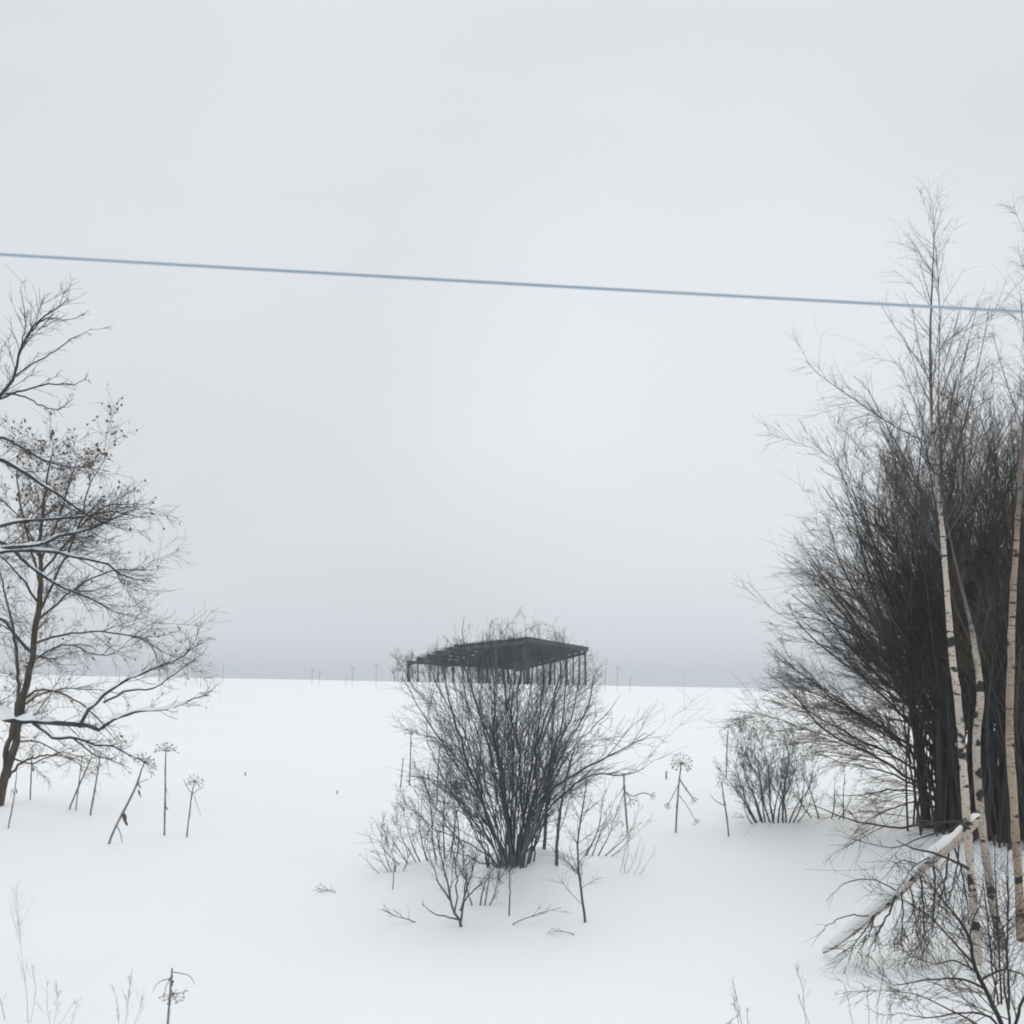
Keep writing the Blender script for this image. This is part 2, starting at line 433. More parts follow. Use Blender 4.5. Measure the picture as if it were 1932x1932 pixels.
def fan_stems(rng, base, spec, n=16, curve=0.25, wob=0.05):
    """spec rows: (lean to the right in degrees, lean away in degrees, length, radius, base offset x, base offset y)"""
    Ps, Rs = [], []
    for lx, ly, ln, r, ox, oy in spec:
        tx, ty = math.tan(math.radians(lx)), math.tan(math.radians(ly))
        d = norm(np.array([tx, ty, 1.0]))
        p = np.array([base[0] + ox, base[1] + oy, 0]); p[2] = height(p[0], p[1]) - 0.12
        pts = [p]
        dd = d.copy()
        w1 = rng.normal(0, wob, 3)
        for k in range(n - 1):
            pts.append(pts[-1] + dd * ln / (n - 1))
            if k % 3 == 2: w1 = rng.normal(0, wob, 3)
            dd = norm(dd + w1 + np.array([0, 0, curve / n]) * (1 if abs(lx) + abs(ly) > 10 else 0))
        Ps.append(pts); Rs.append(0.85 * r * (0.93 * (1 - np.linspace(0, 1, n)) ** 1.35 + 0.07))
    return np.array(Ps), np.maximum(np.array(Rs), 0.0025)

def shrub(name, label, cat, seed, base, spec, m_stem, m_twig, l1=9, l2=7, l3=3, L1=0.34, L2=0.36, L3=0.4, ang=32, trop=0.05, droop=0.0, group=None, t0=0.15, rmin=0.0028, sides=6, curve=0.25, wob=0.05):
    rng = np.random.default_rng(seed)
    root = thing(name, label, cat, tuple(float(c) for c in base), group)
    P, R = fan_stems(rng, base, spec, curve=curve, wob=wob)
    lens = np.linalg.norm(np.diff(P, axis=1), axis=2).sum(1)
    lv = []
    A = grow(rng, P, R, l1 * lens / lens.mean(), t0, 1.0, ang, 9, L1, 0.3, 6, 0.07, (0, 0, trop), 0, 0.5, rmin * 1.25, prof=lambda t: 1.15 - 0.7 * t)
    lv.append(A)
    if l2:
        B = grow(rng, *A, l2, 0.12, 1.0, ang + 4, 10, L2, 0.3, 4, 0.09, (0, 0, trop), droop, 0.6, rmin, prof=lambda t: 1.1 - 0.5 * t); lv.append(B)
        if l3:
            C = grow(rng, *B, l3, 0.15, 1.0, ang + 8, 12, L3, 0.3, 3, 0.1, (0, 0, trop), droop, 0.7, rmin * 0.9); lv.append(C)
    finish(root, (P, R), lv, m_stem, m_twig, sides)
    return root

# ---- brush standing round the shed
bs = np.array([-5.0, 101.5, 0]); bs[2] = height(bs[0], bs[1])
rg = np.random.default_rng(9)
shrub('brush', 'low dark tangle of brush under the left half of the shed', 'bush', 9, bs, [(rg.normal(0, 14), rg.normal(0, 10), rg.uniform(1.3, 2.3), 0.035, rg.uniform(-3.4, 4.6), rg.uniform(-2, 3)) for q_ in range(46)], M['dark'], M['dark'], 9, 4, 0, 0.4, 0.4, 0.4, 36, rmin=0.009)

# ---- bush in the middle of the field
b = G(966, 1640)
root = thing('willow_bush', 'big bare bush of many fanning stems in front of the distant shed', 'bush', tuple(float(c) for c in b))
rg = np.random.default_rng(12)
tr_ = [  # traced stems: base width, then points
    (11, (800, 1455), (770, 1370), (720, 1260), (650, 1050), (580, 850), (540, 720), (510, 640), (488, 520), (480, 430)),
    (11, (818, 1455), (822, 1300), (812, 1180), (770, 1000), (750, 850), (745, 640), (738, 480), (735, 360)),
    (9, (830, 1455), (826, 1250), (825, 1100), (805, 970), (730, 800), (680, 660), (640, 520), (600, 380)),
    (11, (872, 1455), (890, 1340), (915, 1230), (940, 1100), (955, 850), (1000, 740), (1050, 650), (1070, 480)),
    (8, (862, 1455), (900, 1230), (1000, 1010), (1060, 800), (1075, 560), (1090, 420)),
    (6, (780, 1440), (700, 1320), (620, 1240), (520, 1140), (420, 1090), (340, 1060)),
    (8, (842, 1450), (868, 1200), (872, 1000), (866, 700), (880, 520), (890, 350)),
    (7, (775, 1440), (700, 1230), (600, 1060), (500, 900), (420, 780), (350, 650), (320, 580)),
    (8, (884, 1450), (950, 1280), (1010, 1150), (1130, 900), (1230, 720), (1270, 600), (1290, 520)),
    (5, (765, 1450), (690, 1400), (600, 1350), (470, 1290), (380, 1200), (320, 1110)),
    (5, (770, 1445), (680, 1340), (560, 1190), (480, 1040), (420, 900), (400, 820)),
    (7, (866, 1450), (890, 1200), (920, 1000), (955, 760), (975, 500), (970, 320)),
    (7, (812, 1450), (800, 1250), (770, 1080), (690, 800), (620, 600), (575, 430), (560, 310)),
    (6, (846, 1450), (860, 1150), (850, 900), (800, 650), (775, 500), (765, 370)),
    (7, (880, 1450), (930, 1150), (980, 950), (1060, 700), (1100, 500), (1110, 340)),
    (5, (888, 1445), (960, 1260), (1060, 1080), (1180, 880), (1300, 760), (1350, 690)),
    (6, (834, 1450), (840, 1150), (830, 850), (850, 600), (840, 450), (825, 320)),
    (5, (792, 1445), (740, 1250), (680, 1080), (560, 800), (450, 620), (400, 480), (395, 400)),
    (4, (760, 1455), (660, 1440), (560, 1390), (460, 1370), (380, 1330)),
    (5, (880, 1450), (960, 1330), (1080, 1180), (1200, 1060), (1290, 960), (1340, 880)),
    (5, (880, 1450), (950, 1200), (1050, 960), (1150, 760), (1200, 600), (1215, 480))]
C0 = lambda p: (641.4 + p[0] * 0.3908, 1056 + p[1] * 0.3908)
sp_ = []
for w_, *pp in tr_:
    off = rg.uniform(-1.0, 1.0); n_ = len(pp)
    sp_.append([(*C0(p), w_ * 0.56 * (1 - i_ / (n_ - 0.35)) ** 0.8 + 0.35, off * i_ / (n_ - 1)) for i_, p in enumerate(pp)])
main_n = len(sp_)
for xt in np.linspace(395, 1150, 21):      # slim upright stems that carry the fuzzy top
    xt += rg.normal(0, 12); yt = 385 + 110 * ((xt - 790) / 380) ** 2 + rg.normal(0, 28); off = rg.uniform(-1.1, 1.1)
    x0 = 835 + 60 * (xt - 790) / 380
    sp_.append([(*C0((x0 + (xt - x0) * f_ ** 0.8 + rg.normal(0, 7), 1450 + (yt - 1450) * f_)), 2.3 * (1 - f_) + 0.8, off * f_) for f_ in (0, .2, .4, .6, .8, 1)])
for q_ in range(12):                       # low slim stems at the skirts of the bush
    sg_ = -1 if q_ < 7 else 1; x0 = 835 + sg_ * rg.uniform(40, 130); xt = x0 + sg_ * rg.uniform(90, 210); yt = rg.uniform(860, 1200); off = rg.uniform(-1, 1)
    sp_.append([(*C0((x0 + (xt - x0) * f_ ** 1.2 + rg.normal(0, 6), 1452 + (yt - 1452) * f_)), 3.0 * (1 - f_) + 0.7, off * f_ + 0.15) for f_ in (0, .2, .4, .6, .8, 1)])
P, R = limbs(sp_, b[1], 18)
P = P + np.cumsum(rg.normal(0, 0.022, P.shape), 1)
o_ = np.argsort(P[:main_n, 9, 0]); Pe, Re = [], []
for q_ in range(8):                       # slender stems between the main ones
    i_ = rg.integers(0, main_n - 1); w_ = rg.uniform(0.1, 0.9); e_ = rg.uniform(0.72, 1.0)
    pm = P[o_[i_]] * (1 - w_) + P[o_[i_ + 1]] * w_
    k0 = rg.integers(2, 8)
    pm = pm[0] + (pm - pm[0]) * e_
    x_ = np.linspace(k0, 17, 18); pm = np.stack([np.interp(x_, np.arange(18), pm[:, c_]) for c_ in range(3)], -1)
    h_ = np.linspace(1, 0, 6)[:, None]; pm[:6] = pm[:6] * (1 - h_) + P[o_[i_]][np.minimum(np.arange(6) + k0, 17)] * h_
    pm = pm + np.cumsum(rg.normal(0, 0.02, pm.shape), 0) + np.linspace(0, 1, 18)[:, None] * np.array([0, rg.uniform(-1, 1), 0])
    Pe.append(pm); Re.append(2.9 * b[1] / F / 2 * np.linspace(1, 0.35, 18))
P = np.concatenate([P, Pe]); R = np.concatenate([R, Re])
P[:, 0, 2] -= 0.12
lens = np.linalg.norm(np.diff(P, axis=1), axis=2).sum(1)
A = grow(rg, P, R, np.where(np.arange(len(P)) < 21, 17, 13) * lens / lens.mean(), 0.12, 1.0, 33, 10, 0.22, 0.36, 6, 0.08, (0, 0, 0.02), 0, 0.5, 0.0029, prof=lambda t: 1.3 - 0.95 * t)
def rounded(X_):          # the bush keeps a low rounded top: longer shoots are left out
    tip = X_[0][:, -1]; uu_ = CX + tip[:, 0] * F / tip[:, 1]; vv_ = VH - (tip[:, 2] - CAMZ) * F / tip[:, 1]
    ok = (vv_ > 1150 + 90 * ((uu_ - 962) / 185) ** 2 + rg.normal(0, 14, len(vv_))) | (vv_ > 1300)
    return X_[0][ok], X_[1][ok]
A = rounded(A)
B = grow(rg, *A, 7.5, 0.12, 1, 36, 11, 0.36, 0.3, 3, 0.08, (0, 0, 0.02), 0, 0.6, 0.0026, prof=lambda t: 1.1 - 0.5 * t)
B = rounded(B)
C = grow(rg, *B, 1.3, 0.15, 1, 38, 12, 0.42, 0.3, 2, 0.1, (0, 0, 0.02), 0, 0.7, 0.0022)
finish(root, (P[:main_n], R[:main_n]), [rounded((P[main_n:], R[main_n:])), A, B, C], M['bushbark'], M['bushbark'], 7)
# its low limb reaching out to the right
root = bpy.data.objects['willow_bush']
rg = np.random.default_rng(13)
P, R = limbs([[(985, 1612, 8), (1010, 1545, 7), (1040, 1492, 6), (1090, 1458, 5), (1150, 1425, 3.5), (1205, 1398, 2), (1235, 1380, 1)],
              [(990, 1600, 6), (1040, 1520, 4), (1110, 1465, 3.5), (1180, 1462, 2.5), (1215, 1450, 1.5)]], b[1] - 0.3)
A = grow(rg, P, R, 9, 0.3, 1, 25, 8, 0.26, nseg=5, trop=(0, 0, 0.0), rmin=0.003); B = grow(rg, *A, 6, 0.1, 1, 28, 9, 0.4, nseg=4, rmin=0.0028)
Mesh().tubes(P[:1], R[:1], 6).build('stem', M['bushbark'], root); Mesh().tubes(P[1:], R[1:], 6).build('stem', M['bushbark'], root)
Mesh().tubes(*A).tubes(*B).build('twigs', M['bushbark'], root, stuff=True)

def sapling(name, label, cat, seed, pts, m, l1=10, l2=4, L1=0.3, L2=0.35, ang=40, t0=0.2, trop=0.06, group=None, dd=0.0, rmin=0.0025, l3=0, m2=None):
    """one traced main stem, pts rows (u, v, width)"""
    rng = np.random.default_rng(seed)
    g = G(pts[0][0], pts[0][1])
    d = g[1] + dd
    root = thing(name, label, cat, tuple(float(c) for c in g), group)
    P, R = limb(pts, d, 14, 0.5)
    P[0, 2] -= 0.08
    P, R = P[None], R[None]
    A = grow(rng, P, R, l1, t0, 0.98, ang, 9, L1, 0.3, 5, 0.07, (0, 0, trop), 0, 0.55, rmin * 1.1, prof=lambda t: 1.2 - 0.8 * t)
    lv = [A]
    if l2:
        B = grow(rng, *A, l2, 0.15, 1, ang, 10, L2, 0.3, 3, 0.08, (0, 0, trop), 0, 0.6, rmin); lv.append(B)
        if l3: lv.append(grow(rng, *B, l3, 0.15, 1, ang, 10, L2, 0.3, 3, 0.08, (0, 0, trop), 0, 0.6, rmin))
    finish(root, (P, R), lv, m, m2 or m, 6)
    return root

sapling('sapling', 'slim bare sapling standing alone in front, right of the big bush', 'sapling', 21, [(1105, 1740, 5), (1098, 1690, 4.5), (1092, 1640, 4), (1090, 1590, 3.5), (1096, 1540, 3), (1108, 1470, 1.5)], M['bushbark'], 26, 5, 0.28, 0.4, 52, 0.12)
sapling('sapling', 'dark short-trunked sapling rising at the right foot of the big bush', 'sapling', 22, [(1050, 1632, 7), (1051, 1590, 6), (1056, 1540, 5), (1066, 1480, 4), (1085, 1410, 2)], M['bushbark'], 18, 6, 0.36, 0.35, 28, 0.2)
sapling('sapling', 'thin stem just behind the snow hump at the big bush', 'sapling', 23, [(1026, 1600, 7), (1030, 1560, 6), (1034, 1500, 5), (1040, 1420, 3), (1046, 1340, 1.5)], M['bushbark'], 16, 5, 0.3, 0.35, 28, 0.2)
sapling('sapling', 'thin low sapling in the snow directly below the big bush', 'sapling', 24, [(960, 1728, 3), (962, 1690, 2.6), (962, 1650, 2), (964, 1610, 1.2)], M['bushbark'], 10, 4, 0.5, 0.4, 45, 0.2)

# low shrub in front with forked base
b = G(868, 1748)
root = thing('forked_shrub', 'low bare shrub forking just above the snow, front left of the big bush', 'shrub', tuple(float(c) for c in b))
rg = np.random.default_rng(31)
P, R = limbs([[(870, 1750, 6.5), (868, 1738, 6), (855, 1718, 4.8), (848, 1690, 4), (842, 1655, 3.2), (828, 1600, 2.2), (822, 1560, 1)],
              [(869, 1740, 5), (873, 1712, 4), (880, 1680, 3.4), (892, 1640, 2.6), (904, 1590, 1.2)],
              [(866, 1735, 4), (845, 1730, 3), (820, 1724, 2.2), (795, 1706, 1)],
              [(858, 1722, 3.4), (862, 1690, 3, .1), (860, 1640, 2.4, .2), (852, 1590, 1, .3)],
              [(868, 1718, 3.4), (880, 1695, 3, -.1), (905, 1668, 2.4, -.2), (930, 1640, 1, -.2)],
              [(850, 1700, 3), (830, 1670, 2.4, .1), (815, 1630, 1.8, .2), (800, 1585, .8, .2)],
              [(875, 1705, 3), (878, 1660, 2.4, .3), (874, 1610, 1.6, .4), (876, 1570, .8, .4)]], b[1], 14)
A = grow(rg, P, R, 11, 0.25, 1, 36, 9, 0.30, 0.3, 5, 0.08, (0, 0, 0.05), 0, 0.5, 0.0026, prof=lambda t: 1.2 - 0.6 * t)
B = grow(rg, *A, 4, 0.2, 1, 36, 9, 0.4, 0.3, 4, 0.08, (0, 0, 0.05), 0, 0.6, 0.0021)
finish(root, (P, R), [A, B], M['bushbark'], M['bushbark'], 6)
b = G(905, 1708); k = b[1] / F
shrub('shrub', 'small twiggy shrub between the forked shrub and the big bush', 'shrub', 32, b,
      [(4, 0, 150 * k, 2.2 * k, 0, 0), (16, 3, 140 * k, 2 * k, .05, 0), (-12, 0, 160 * k, 2 * k, -.1, 0), (30, 0, 120 * k, 1.8 * k, .1, 0)], M['bushbark'], M['bushbark'], 9, 5, 1, 0.36, 0.36, 0.4, 34)
b = G(800, 1625); k = b[1] / F
shrub('shrub', 'loose grey shrub leaning out at the left foot of the big bush', 'shrub', 33, b,
      [(-34, 0, 130 * k, 2 * k, 0, 0), (-20, 4, 150 * k, 2 * k, 0.1, 0), (-48, -4, 110 * k, 1.8 * k, -.2, 0), (-10, 3, 190 * k, 2.2 * k, .25, 0), (-4, 0, 210 * k, 2.2 * k, .4, 0), (-60, 4, 110 * k, 1.6 * k, -.3, 0), (3, 6, 200 * k, 2 * k, .5, 0), (-26, 5, 130 * k, 1.6 * k, -.1, 0), (10, 0, 190 * k, 2 * k, .6, 0)],
      M['bushbark'], M['bushbark'], 11, 6, 1.5, 0.34, 0.36, 0.4, 32, curve=0.9)
b = G(745, 1645); k = b[1] / F
shrub('shrub', 'very small pale shrub at the far left edge of the bush mound', 'shrub', 34, b,
      [(-50, 0, 90 * k, 1.6 * k, 0, 0), (-30, 0, 110 * k, 1.6 * k, 0, 0), (5, 0, 110 * k, 1.6 * k, 0, 0), (-66, 5, 80 * k, 1.4 * k, -.1, 0), (25, 0, 90 * k, 1.4 * k, .1, 0)], M['birchtwig'], M['birchtwig'], 8, 4, 0, 0.36, 0.36, 0.4, 34, curve=0.6)
b = G(1120, 1615); k = b[1] / F
shrub('shrub', 'sparse shrub of slanting stems at the right foot of the big bush', 'shrub', 35, b,
      [(38, 0, 130 * k, 1.8 * k, 0, 0), (45, 4, 150 * k, 1.6 * k, .1, 0), (30, -4, 150 * k, 1.6 * k, -.1, 0), (24, 0, 170 * k, 2 * k, -.2, 0), (52, 0, 120 * k, 1.4 * k, .2, 0)], M['birchtwig'], M['birchtwig'], 8, 4, 0, 0.3, 0.36, 0.4, 26, curve=0.4)
b = G(1182, 1648); k = b[1] / F
shrub('weed_tuft', 'faint tuft of slanting dry weeds beside the sapling right of the bush', 'weeds', 36, b,
      [(20, 0, 80 * k, 1 * k, -.15, 0), (28, 3, 85 * k, 1 * k, -.05, 0), (35, -3, 80 * k, 1 * k, .05, 0), (40, 0, 75 * k, 1 * k, .15, .05), (8, 0, 95 * k, 1.2 * k, -.05, 0)], M['straw'], M['straw'], 7, 2, 0, 0.3, 0.3, 0.4, 22, curve=0.2)

def twig(label, seed, pts, m=None, l1=8, name='fallen_twig', L1=0.35, ang=35):
    return sapling(name, label, 'twig', seed, pts, m or M['bushbark'], l1, 3, L1, 0.35, ang, 0.15, 0.05)
twig('small bare twig poking from the snow, far left of the bush', 41, [(660, 1682, 2.2), (640, 1684, 1.8), (618, 1680, 1.4), (600, 1676, 1)])
twig('curved twig lying low over the snow left of the forked shrub', 42, [(787, 1741, 2.2), (765, 1733, 2), (745, 1728, 1.4), (722, 1716, 1)])
twig('long thin twig bent over the snow right of the forked shrub', 43, [(962, 1746, 2.2), (990, 1733, 1.8), (1030, 1720, 1.4), (1060, 1712, 1)])
twig('tiny twig spread flat on the snow below the lone slim sapling', 44, [(1086, 1765, 2), (1074, 1760, 1.6), (1055, 1757, 1.2), (1040, 1756, 0.8)])
twig('thin upright twig left of the small pale shrub by the bush', 45, [(741, 1678, 2), (743, 1650, 1.6), (745, 1625, 1)], l1=4)

# ---- small bush in front of the thicket
b = G(1478, 1552); k = b[1] / F
shrub('bush', 'small round bare bush standing left of the dark thicket', 'bush', 51, b,
      [(-8, 2, 200 * k, 2.6 * k, -0.18, 0.1), (2, -4, 190 * k, 2.4 * k, -0.12, 0), (-15, 4, 200 * k, 2.4 * k, -0.25, 0.05), (-3, 0, 213 * k, 2.59 * k, 0.00, 0), (4, 4, 195 * k, 2.30 * k, 0.05, 0), (-10, 5, 223 * k, 2.02 * k, -0.35, .1), (-17, -4, 213 * k, 2.59 * k, -0.40, .1), (-25, 3, 176 * k, 2.02 * k, -0.50, .1), (-35, 0, 139 * k, 2.45 * k, -0.50, .1), (15, 0, 176 * k, 2.02 * k, 0.10, 0), (27, -3, 148 * k, 2.16 * k, 0.15, 0), (-6, -10, 204 * k, 2.02 * k, -0.20, 0), (-47, 3, 102 * k, 1.73 * k, -0.55, 0), (39, 4, 120 * k, 1.73 * k, 0.20, 0), (-20, 14, 195 * k, 2.02 * k, -0.40, .2), (8, 12, 186 * k, 2.02 * k, 0.00, .2)],
      M['bushbark'], M['bushbark'], 19, 8, 2.0, 0.26, 0.36, 0.4, 33, curve=0.6, rmin=0.0026, wob=0.07)
b = G(1565, 1545); k = b[1] / F
shrub('shrub', 'wispy shrub of bent stems between the small bush and the thicket', 'shrub', 52, b,
      [(-14, 0, 150 * k, 2 * k, -.2, 0), (20, 0, 110 * k, 1.8 * k, 0, 0), (40, 0, 110 * k, 1.6 * k, .1, 0), (-35, 0, 110 * k, 1.6 * k, -.3, 0), (4, 5, 140 * k, 1.8 * k, .3, 0)], M['birchtwig'], M['birchtwig'], 9, 5, 1, 0.34, 0.36, 0.4, 34, curve=0.4)

# ---------------------------------------------------------------- dark willow thicket on the right
def willow(label, seed, bu, bv, spread, Lscale, nst, wd=16, dens=1.0, dd=0.0, side=0.0):
    rng = np.random.default_rng(seed)
    base = G(bu, bv); base[1] += dd; base[0] = (bu - CX) * base[1] / F; base[2] = height(base[0], base[1])
    k = base[1] / F
    spec = []
    for i in range(nst):
        lx = np.interp((i + 0.5) / nst, np.linspace(0, 1, len(spread)), spread) + rng.normal(0, 1.5)
        ln = np.interp(abs(lx), [0, 10, 20, 30, 42, 55], [770, 760, 700, 610, 500, 440]) * Lscale * rng.uniform(0.84, 1.04)
        spec.append((lx, rng.normal(0, 7), ln * k, wd * k / 2 * rng.uniform(0.6, 1.2), rng.normal(0, 17) * k, rng.normal(0, 0.4)))
    for i in range(nst * 4):      # thin upright shoots between the trunks
        lx = rng.uniform(spread[0] - 4, spread[-1] + 4)
        spec.append((lx, rng.normal(0, 9), 770 * Lscale * rng.uniform(0.72, 1.0) * k, 6 * k / 2, rng.normal(0, 28) * k, rng.normal(0, 0.6)))
    root = thing('willow_tree', label, 'tree', tuple(float(c) for c in base), 'dark willows of the thicket')
    P, R = fan_stems(rng, base, spec, n=15, curve=0.2, wob=0.04)
    lens = np.linalg.norm(np.diff(P, axis=1), axis=2).sum(1)
    A0 = grow(rng, P[:nst], R[:nst], (8.5 if side else 7.0) * dens, 0.15, 0.75, 31, 9, 0.31, 0.25, 9, 0.04, (side, 0, 0.035), 0, 0.55, 0.006, prof=lambda t: 1.25 - 0.75 * t)
    A1 = grow(rng, P, R, np.where(np.arange(len(P)) < nst, 12, 5) * dens * lens / lens.mean(), 0.22, 1, 26, 8, 0.24, 0.3, 6, 0.055, (0, 0, 0.03), 0, 0.5, 0.0045, prof=lambda t: 1.15 - 0.7 * t)
    A2 = grow(rng, *A0, 7 * dens, 0.15, 1, 26, 8, 0.30, 0.3, 6, 0.055, (0, 0, 0.03), 0, 0.5, 0.004, prof=lambda t: 1.1 - 0.6 * t)
    A = (np.concatenate([A1[0], A2[0]]), np.concatenate([A1[1], A2[1]]))
    B = grow(rng, *A, 9 * dens, 0.10, 1, 28, 9, 0.34, 0.3, 4, 0.06, (0, 0, 0.04), 0, 0.6, 0.0034, prof=lambda t: 1.1 - 0.5 * t)
    C = grow(rng, *B, 1.45 * dens, 0.12, 1, 30, 10, 0.42, 0.3, 2, 0.07, (0, 0, 0.03), 0, 0.7, 0.003)
    for i in range(nst): Mesh().tubes(P[i:i + 1], R[i:i + 1], 7).build('trunk', M['dark'], root)
    Mesh().tubes(P[nst:], R[nst:], 4).build('shoots', M['dark'], root, stuff=True)
    Mesh().tubes(*A0, 5).tubes(*A, 3).tubes(*B, 3).tubes(*C, 3).build('crown', M['olive'], root, stuff=True)
    return root, base
W1, wb = willow('dark bare willow at the left edge of the thicket, fanning out over the snow', 61, 1790, 1565, [-6, -5, -4, -2, -1, 0, 2, 4, 6], 1.03, 11, 20, 1.0, 0, -0.02)
W2, _ = willow('dense dark willow stems standing behind the tall white birch', 62, 1835, 1575, [-14, -9, -5, -2, 1, 4, 8], 1.04, 10, 19, 0.98, 0.8)
W3, _ = willow('dark willow between the middle birch and the tan birch trunk', 63, 1885, 1590, [-10, -5, -2, 0, 3, 6, 11], 1.09, 9, 18, 0.93, 0.3)
W4, _ = willow('dark willow standing behind the tan birch at the picture edge', 64, 1945, 1600, [-12, -7, -3, 0, 4, 9, 14], 1.11, 9, 19, 0.9, 0.6)

# the low skirt of willow limbs sweeping left
rg = np.random.default_rng(66)
sk = [[(1785, 1480, 7), (1740, 1440, 6), (1660, 1370, 6.5), (1590, 1330, 5, .2), (1510, 1268, 3, .4), (1460, 1228, 1.2, .5)],
      [(1780, 1500, 8), (1720, 1470, 7, -.3), (1640, 1420, 6, -.6), (1560, 1380, 4.5, -.9), (1495, 1310, 3, -1), (1440, 1262, 1.2, -1.1)],
      [(1785, 1440, 9), (1730, 1380, 8, .3), (1650, 1300, 6, .6), (1570, 1215, 4, .8), (1510, 1170, 1.5, 1)],
      [(1785, 1420, 9), (1740, 1340, 8, -.4), (1680, 1260, 6, -.8), (1600, 1170, 4, -1), (1520, 1080, 1.5, -1.2)],
      [(1782, 1520, 7), (1740, 1490, 6, -.3), (1680, 1460, 4.5, -.6), (1600, 1440, 3, -.8), (1530, 1420, 1.2, -1)],
      [(1782, 1530, 6), (1750, 1500, 5, .2), (1690, 1490, 4, .3), (1620, 1500, 2.5, .4), (1570, 1500, 1.2, .5)],
      [(1785, 1460, 8), (1710, 1400, 7, .5), (1620, 1350, 5, .9), (1540, 1310, 3, 1.2), (1460, 1275, 1.2, 1.4)],
      [(1785, 1400, 8), (1720, 1290, 7, .5), (1650, 1180, 5, .9), (1590, 1070, 3, 1.2), (1560, 980, 1.2, 1.4)],
      [(1788, 1380, 8), (1740, 1260, 7, -.3), (1680, 1130, 5, -.5), (1645, 1010, 3, -.7), (1620, 920, 1.2, -.8)],
      [(1790, 1330, 8), (1750, 1200, 7, .3), (1700, 1060, 5, .5), (1680, 940, 3, .7), (1665, 850, 1.2, .8)],
      [(1788, 1440, 8), (1725, 1340, 7, -.6), (1630, 1250, 5, -1.1), (1560, 1160, 3, -1.5), (1510, 1100, 1.2, -1.7)],
      [(1785, 1490, 8), (1710, 1440, 6.5, .4), (1610, 1390, 5, .8), (1520, 1340, 3, 1.1), (1440, 1300, 1.2, 1.3)],
      [(1786, 1535, 6), (1745, 1515, 5, -.5), (1700, 1520, 4, -.8), (1650, 1540, 2.4, -1), (1610, 1570, 1.2, -1.1)]]
sk = [[(a[0], a[1], a[2] * 0.75) + tuple(a[3:]) for a in l_] for l_ in sk]
P, R = limbs(sk, wb[1])
A = grow(rg, P, R, 30, 0.08, 0.9, 25, 8, 0.25, 0.3, 6, 0.06, (-.01, 0, 0.0), 0.02, 0.5, 0.0038, prof=lambda t: 1.2 - 0.85 * t)
B = grow(rg, *A, 12, 0.1, 1, 30, 10, 0.36, 0.3, 4, 0.07, (-.01, 0, 0), 0.03, 0.6, 0.0032)
C = grow(rg, *B, 2.2, 0.1, 1, 32, 10, 0.42, 0.3, 2, 0.07, (0, 0, 0), 0.03, 0.7, 0.0028)
for i in range(len(P)): Mesh().tubes(P[i:i + 1], R[i:i + 1], 6).build('branch', M['dark'], W1)
Mesh().tubes(*A, 3).tubes(*B, 3).tubes(*C, 3).build('crown', M['olive'], W1, stuff=True)

# ---------------------------------------------------------------- birches
def birch(name, label, seed, trunk, m, crown_t0=0.42, per1=26, L1=0.19, ang=36, extra=(), dens=1.0, crown=True, d=None, capped=True):
    rng = np.random.default_rng(seed)
    g = G(trunk[0][0], trunk[0][1])
    d = g[1] if d is None else d
    root = thing(name, label, 'tree', tuple(float(c) for c in g), 'birches at the right')
    trunk = [(a[0], a[1], a[2] * 0.76) for a in trunk]
    P, R = limb(trunk, d, 60, 0.25)
    P[0, 2] -= 0.15
    # slight knobbliness
    R = R * (1 + 0.05 * rng.normal(size=len(R)) * (R > 0.02))
    Mesh().tubes(P[None], R[None], 12).build('trunk', m, root)
    lv = []
    if crown:
        A = grow(rng, P[None], R[None], per1, crown_t0, 0.985, ang, 7, L1, 0.28, 8, 0.035, (0, 0, 0.05), 0, 0.36, 0.0030, prof=lambda t: np.clip(1.75 - 1.35 * (t - crown_t0) / (1 - crown_t0), 0.25, 2))
        B = grow(rng, *A, 12 * dens, 0.1, 1, 38, 10, 0.24, 0.3, 5, 0.06, (0, 0, 0.0), 0.10, 0.5, 0.0019, prof=lambda t: 1.15 - 0.5 * t)
        C = grow(rng, *B, 4.5 * dens, 0.1, 1, 36, 10, 0.42, 0.3, 4, 0.06, (0, 0, 0), 0.16, 0.7, 0.0013)
        lv += [A, B, C]
    if extra:
        E = limbs(extra, d)
        A = grow(rng, *E, 9, 0.15, 1, 32, 9, 0.25, 0.3, 5, 0.07, (0, 0, 0), 0.04, 0.5, 0.004)
        B = grow(rng, *A, 7, 0.1, 1, 34, 10, 0.42, 0.3, 4, 0.07, (0, 0, 0), 0.10, 0.6, 0.003)
        for i in range(len(E[0])): Mesh().tubes(E[0][i:i + 1], E[1][i:i + 1], 6).build('branch', M['dark'], root)
        lv += [A, B]
    mb = Mesh()
    for p, r in lv: mb.tubes(p, r, 3)
    if mb.n: mb.build('crown', M['birchtwig'], root, stuff=True)
    return root, P, R

